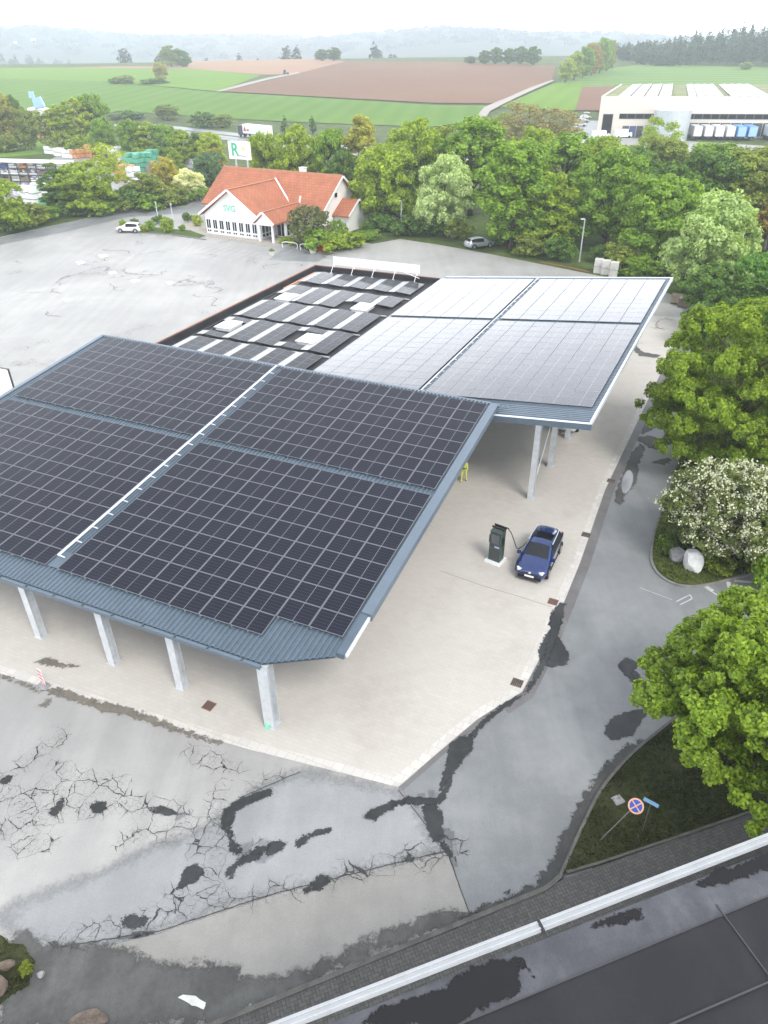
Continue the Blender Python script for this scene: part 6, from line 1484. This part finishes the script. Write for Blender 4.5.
for i in range(10):
    x = wx(691+i*10.4); d = MB(); d.box((x, -.06, 2.4), (3.0, .15, 3.8)); d.obj('dock_door', M['darkgrey'], wh)
    if dock_c[i]:
        q = wh.matrix_basis @ Vector((x, -5.2, 0)); t = thing('dock_trailer', '%s %s trailer backed to the loading bays, counted from the tank' % (names[i], 'bright blue' if dock_c[i] == 'blue' else 'pale'), 'trailer', (q.x, q.y, .03), wz, 'trailers at the loading bays')
        mb = MB(); mb.box((0, 0, 2.6), (2.5, 8, 2.8)); mb.obj('box_body', tb if dock_c[i] == 'blue' else (M['whitep'] if dock_c[i] == 'white' else PAL_['pale grey']), t)
        mb = MB(); mb.box((0, -4.03, 2.6), (2.2, .05, 2.5)); mb.obj('front_panel', M['whitep'] if dock_c[i] != 'blue' else plain('pale_blue', (.35, .55, .85), .5), t)
        mb = MB(); mb.box((0, 0, 1.0), (1.4, 7.6, .3)); mb.obj('chassis', M['black'], t)
        for s in (-1, 1):
            for yy in (2.2, 3.4): mb = MB(); mb.cyl((s*1.0, yy, .5), .5, .35, 12, 'X'); mb.obj('wheel', M['rubber'], t)
tk = WI @ at(660, 143, 0); q = wh.matrix_basis @ Vector((wx(665), -7.0, 0)); t = thing('storage_tank', 'big grey round tank with ribbed wall in front of the warehouse', 'tank', (q.x, q.y, 0))
mb = MB(); mb.cyl((0, 0, 4.2), 5.6, 8.4, 40); mb.obj('shell', mat('tank_steel', (.50, .54, .56), .4, .4, var=.1), t); mb = MB(); mb.tube([(0, 0, 8.4), (0, 0, 8.6), (0, 0, 9.0)], [5.7, 5.7, .4], 40); mb.obj('tank_roof', M['whitep'], t)
sheet('loading_yard', px([(575, 142), (590, 133), (600, 136), (800, 148), (820, 160), (700, 156), (600, 146)]), .028, M['lot'])
sheet('car_park', px([(572, 137), (590, 112), (606, 112), (596, 136)]), .027, M['road'])
for i, (x, y, l) in enumerate([(577, 131, 'first pale car in the row beside the warehouse'), (580, 126.5, 'second pale car in the row beside the warehouse'), (583, 122.5, 'third pale car in the row beside the warehouse'), (585.5, 119, 'fourth pale car in the row beside the warehouse'), (588, 116, 'last pale car in the row beside the warehouse')]):
    p = at(x, y); car('distant_car', l, (p.x, p.y, .03), wz+R(10), PW if i % 2 else PS, 4.4, 1.8, 1.5, 'cars parked beside the warehouse')
for x, y, l in [(600, 139.5, 'white van at the left corner of the warehouse yard'), (622, 138, 'pale van before the warehouse doors')]:
    p = at(x, y); t = thing('white_van', l, 'van', (p.x, p.y, .03), wz+R(20), 'vans before the warehouse')
    mb = MB(); mb.box((-.6, 0, 1.45), (4.4, 2.0, 2.2), taper=.94); mb.box((2.2, 0, 1.0), (1.6, 1.9, 1.2), taper=.85); mb.obj('body', M['whitep'], t); mb = MB(); mb.box((1.75, 0, 1.95), (.5, 1.7, .7), rot=Matrix.Rotation(R(-25), 3, 'Y')); mb.obj('windscreen', M['glass'], t)
    for xx in (-1.8, 2.0):
        for s in (-1, 1): mb = MB(); mb.cyl((xx, s*.9, .38), .38, .25, 12, 'Y'); mb.obj('wheel', M['rubber'], t)
# white tarp covered row by the left corner of the warehouse
p = at(604, 140.5); 
# ------------------------------------------------------------------ far village
for i, (x, yb, l) in enumerate([(6, 61.5, 'far white house at the left edge of the valley'), (20, 62, 'second far white house in the valley'), (38, 60.5, 'long far white house below the hazy wood'), (44, 61, 'far red roofed house beside the long white one'), (55, 61, 'far white house right of the red roofed one'), (-10, 61, 'far house cut by the left edge')]):
    b = land(x, yb); b = Vector((b.x*1.18, b.y*1.18, 0)); b.z = 25-(25-land(x, yb).z)*1.18; b.z = hgt(b.x, b.y)
    dd = ray(x, 60); tt = math.hypot(b.x, b.y)/math.hypot(dd.x, dd.y); b.z = max(b.z, CAM_H+dd.z*tt-5)
    t = thing('far_house', l, 'house', b, R(15+i*9), 'houses of the far village'); s = 14 if i == 2 else 9
    mb = MB(); mb.box((0, 0, 0), (s, 7, 11)); mb.obj('wall', M['white'], t)
    mb = MB(); mb.add([(-s/2-.3, -3.9, 5.45), (s/2+.3, -3.9, 5.45), (s/2+.3, 3.9, 5.45), (-s/2-.3, 3.9, 5.45), (-s/2-.3, 0, 8.2), (s/2+.3, 0, 8.2)], [(0, 1, 5, 4), (2, 3, 4, 5), (0, 4, 3), (1, 2, 5), (3, 2, 1, 0)]); mb.obj('roof', M['tiles'] if i in (3,) else plain('slate_roof', (.10, .09, .09), .8), t)
# ------------------------------------------------------------------ sky, sun, air
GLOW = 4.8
SUN_AZ, SUN_EL = R(150), R(50)          # azimuth from +Y towards +X
w = bpy.data.worlds.new('World'); S.world = w; w.use_nodes = True; nt = w.node_tree; k = NT(nt)
bg = nt.nodes['Background']; sky = k.n('ShaderNodeTexSky', sky_type='NISHITA'); sky.sun_disc = False
sky.sun_elevation = SUN_EL; sky.sun_rotation = SUN_AZ; sky.dust_density = 3; sky.air_density = 1; sky.altitude = 300
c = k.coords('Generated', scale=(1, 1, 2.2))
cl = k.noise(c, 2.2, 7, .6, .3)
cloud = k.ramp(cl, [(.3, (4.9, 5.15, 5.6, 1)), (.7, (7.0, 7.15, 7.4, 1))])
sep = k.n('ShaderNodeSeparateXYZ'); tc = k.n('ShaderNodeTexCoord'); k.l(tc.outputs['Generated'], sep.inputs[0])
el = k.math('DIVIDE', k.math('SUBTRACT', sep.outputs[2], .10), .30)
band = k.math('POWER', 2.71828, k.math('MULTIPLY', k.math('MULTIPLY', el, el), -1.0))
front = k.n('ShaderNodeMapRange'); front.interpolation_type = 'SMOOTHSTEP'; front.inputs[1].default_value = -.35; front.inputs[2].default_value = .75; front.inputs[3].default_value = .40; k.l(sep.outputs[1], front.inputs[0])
# extra brightness in the low cloud deck ahead, added to whiten the rear canopy's reflections
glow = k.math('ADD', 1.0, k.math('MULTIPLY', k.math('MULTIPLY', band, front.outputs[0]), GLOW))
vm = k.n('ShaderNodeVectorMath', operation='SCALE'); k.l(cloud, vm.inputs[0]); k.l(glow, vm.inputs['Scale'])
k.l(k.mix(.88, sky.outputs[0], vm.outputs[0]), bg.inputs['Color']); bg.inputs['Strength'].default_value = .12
sd = bpy.data.lights.new('sun', 'SUN'); sd.energy = 1.5; sd.angle = R(22); sd.color = (1, .96, .90)
so = bpy.data.objects.new('sun', sd); COL.objects.link(so)
sdir = Vector((math.sin(SUN_AZ)*math.cos(SUN_EL), math.cos(SUN_AZ)*math.cos(SUN_EL), math.sin(SUN_EL)))
so.rotation_euler = sdir.to_track_quat('Z', 'Y').to_euler(); so.location = (0, 0, 300)
def haze():
    m = bpy.data.materials.new('haze_air'); m.use_nodes = True; nt = m.node_tree
    for n in list(nt.nodes): nt.nodes.remove(n)
    k = NT(nt); out = k.n('ShaderNodeOutputMaterial'); v = k.n('ShaderNodeVolumePrincipled')
    v.inputs['Color'].default_value = (.76, .82, .89, 1); v.inputs['Density'].default_value = HAZE; v.inputs['Anisotropy'].default_value = .2
    k.l(v.outputs[0], out.inputs['Volume'])
    mb = MB(); mb.box((0, 1930, 60), (6900, 4000, 170)); o = mb.obj('haze', m); o['kind'] = 'stuff'
HAZE = .00045
haze()
S.view_settings.view_transform = 'Standard'; S.view_settings.look = 'None'; S.view_settings.gamma = 1; S.view_settings.use_curve_mapping = False
S.view_settings.exposure = .85
S.cycles.use_denoising = True
S.cycles.max_bounces = 6; S.cycles.transparent_max_bounces = 8; S.cycles.volume_bounces = 1
S.cycles.caustics_reflective = False; S.cycles.caustics_refractive = False
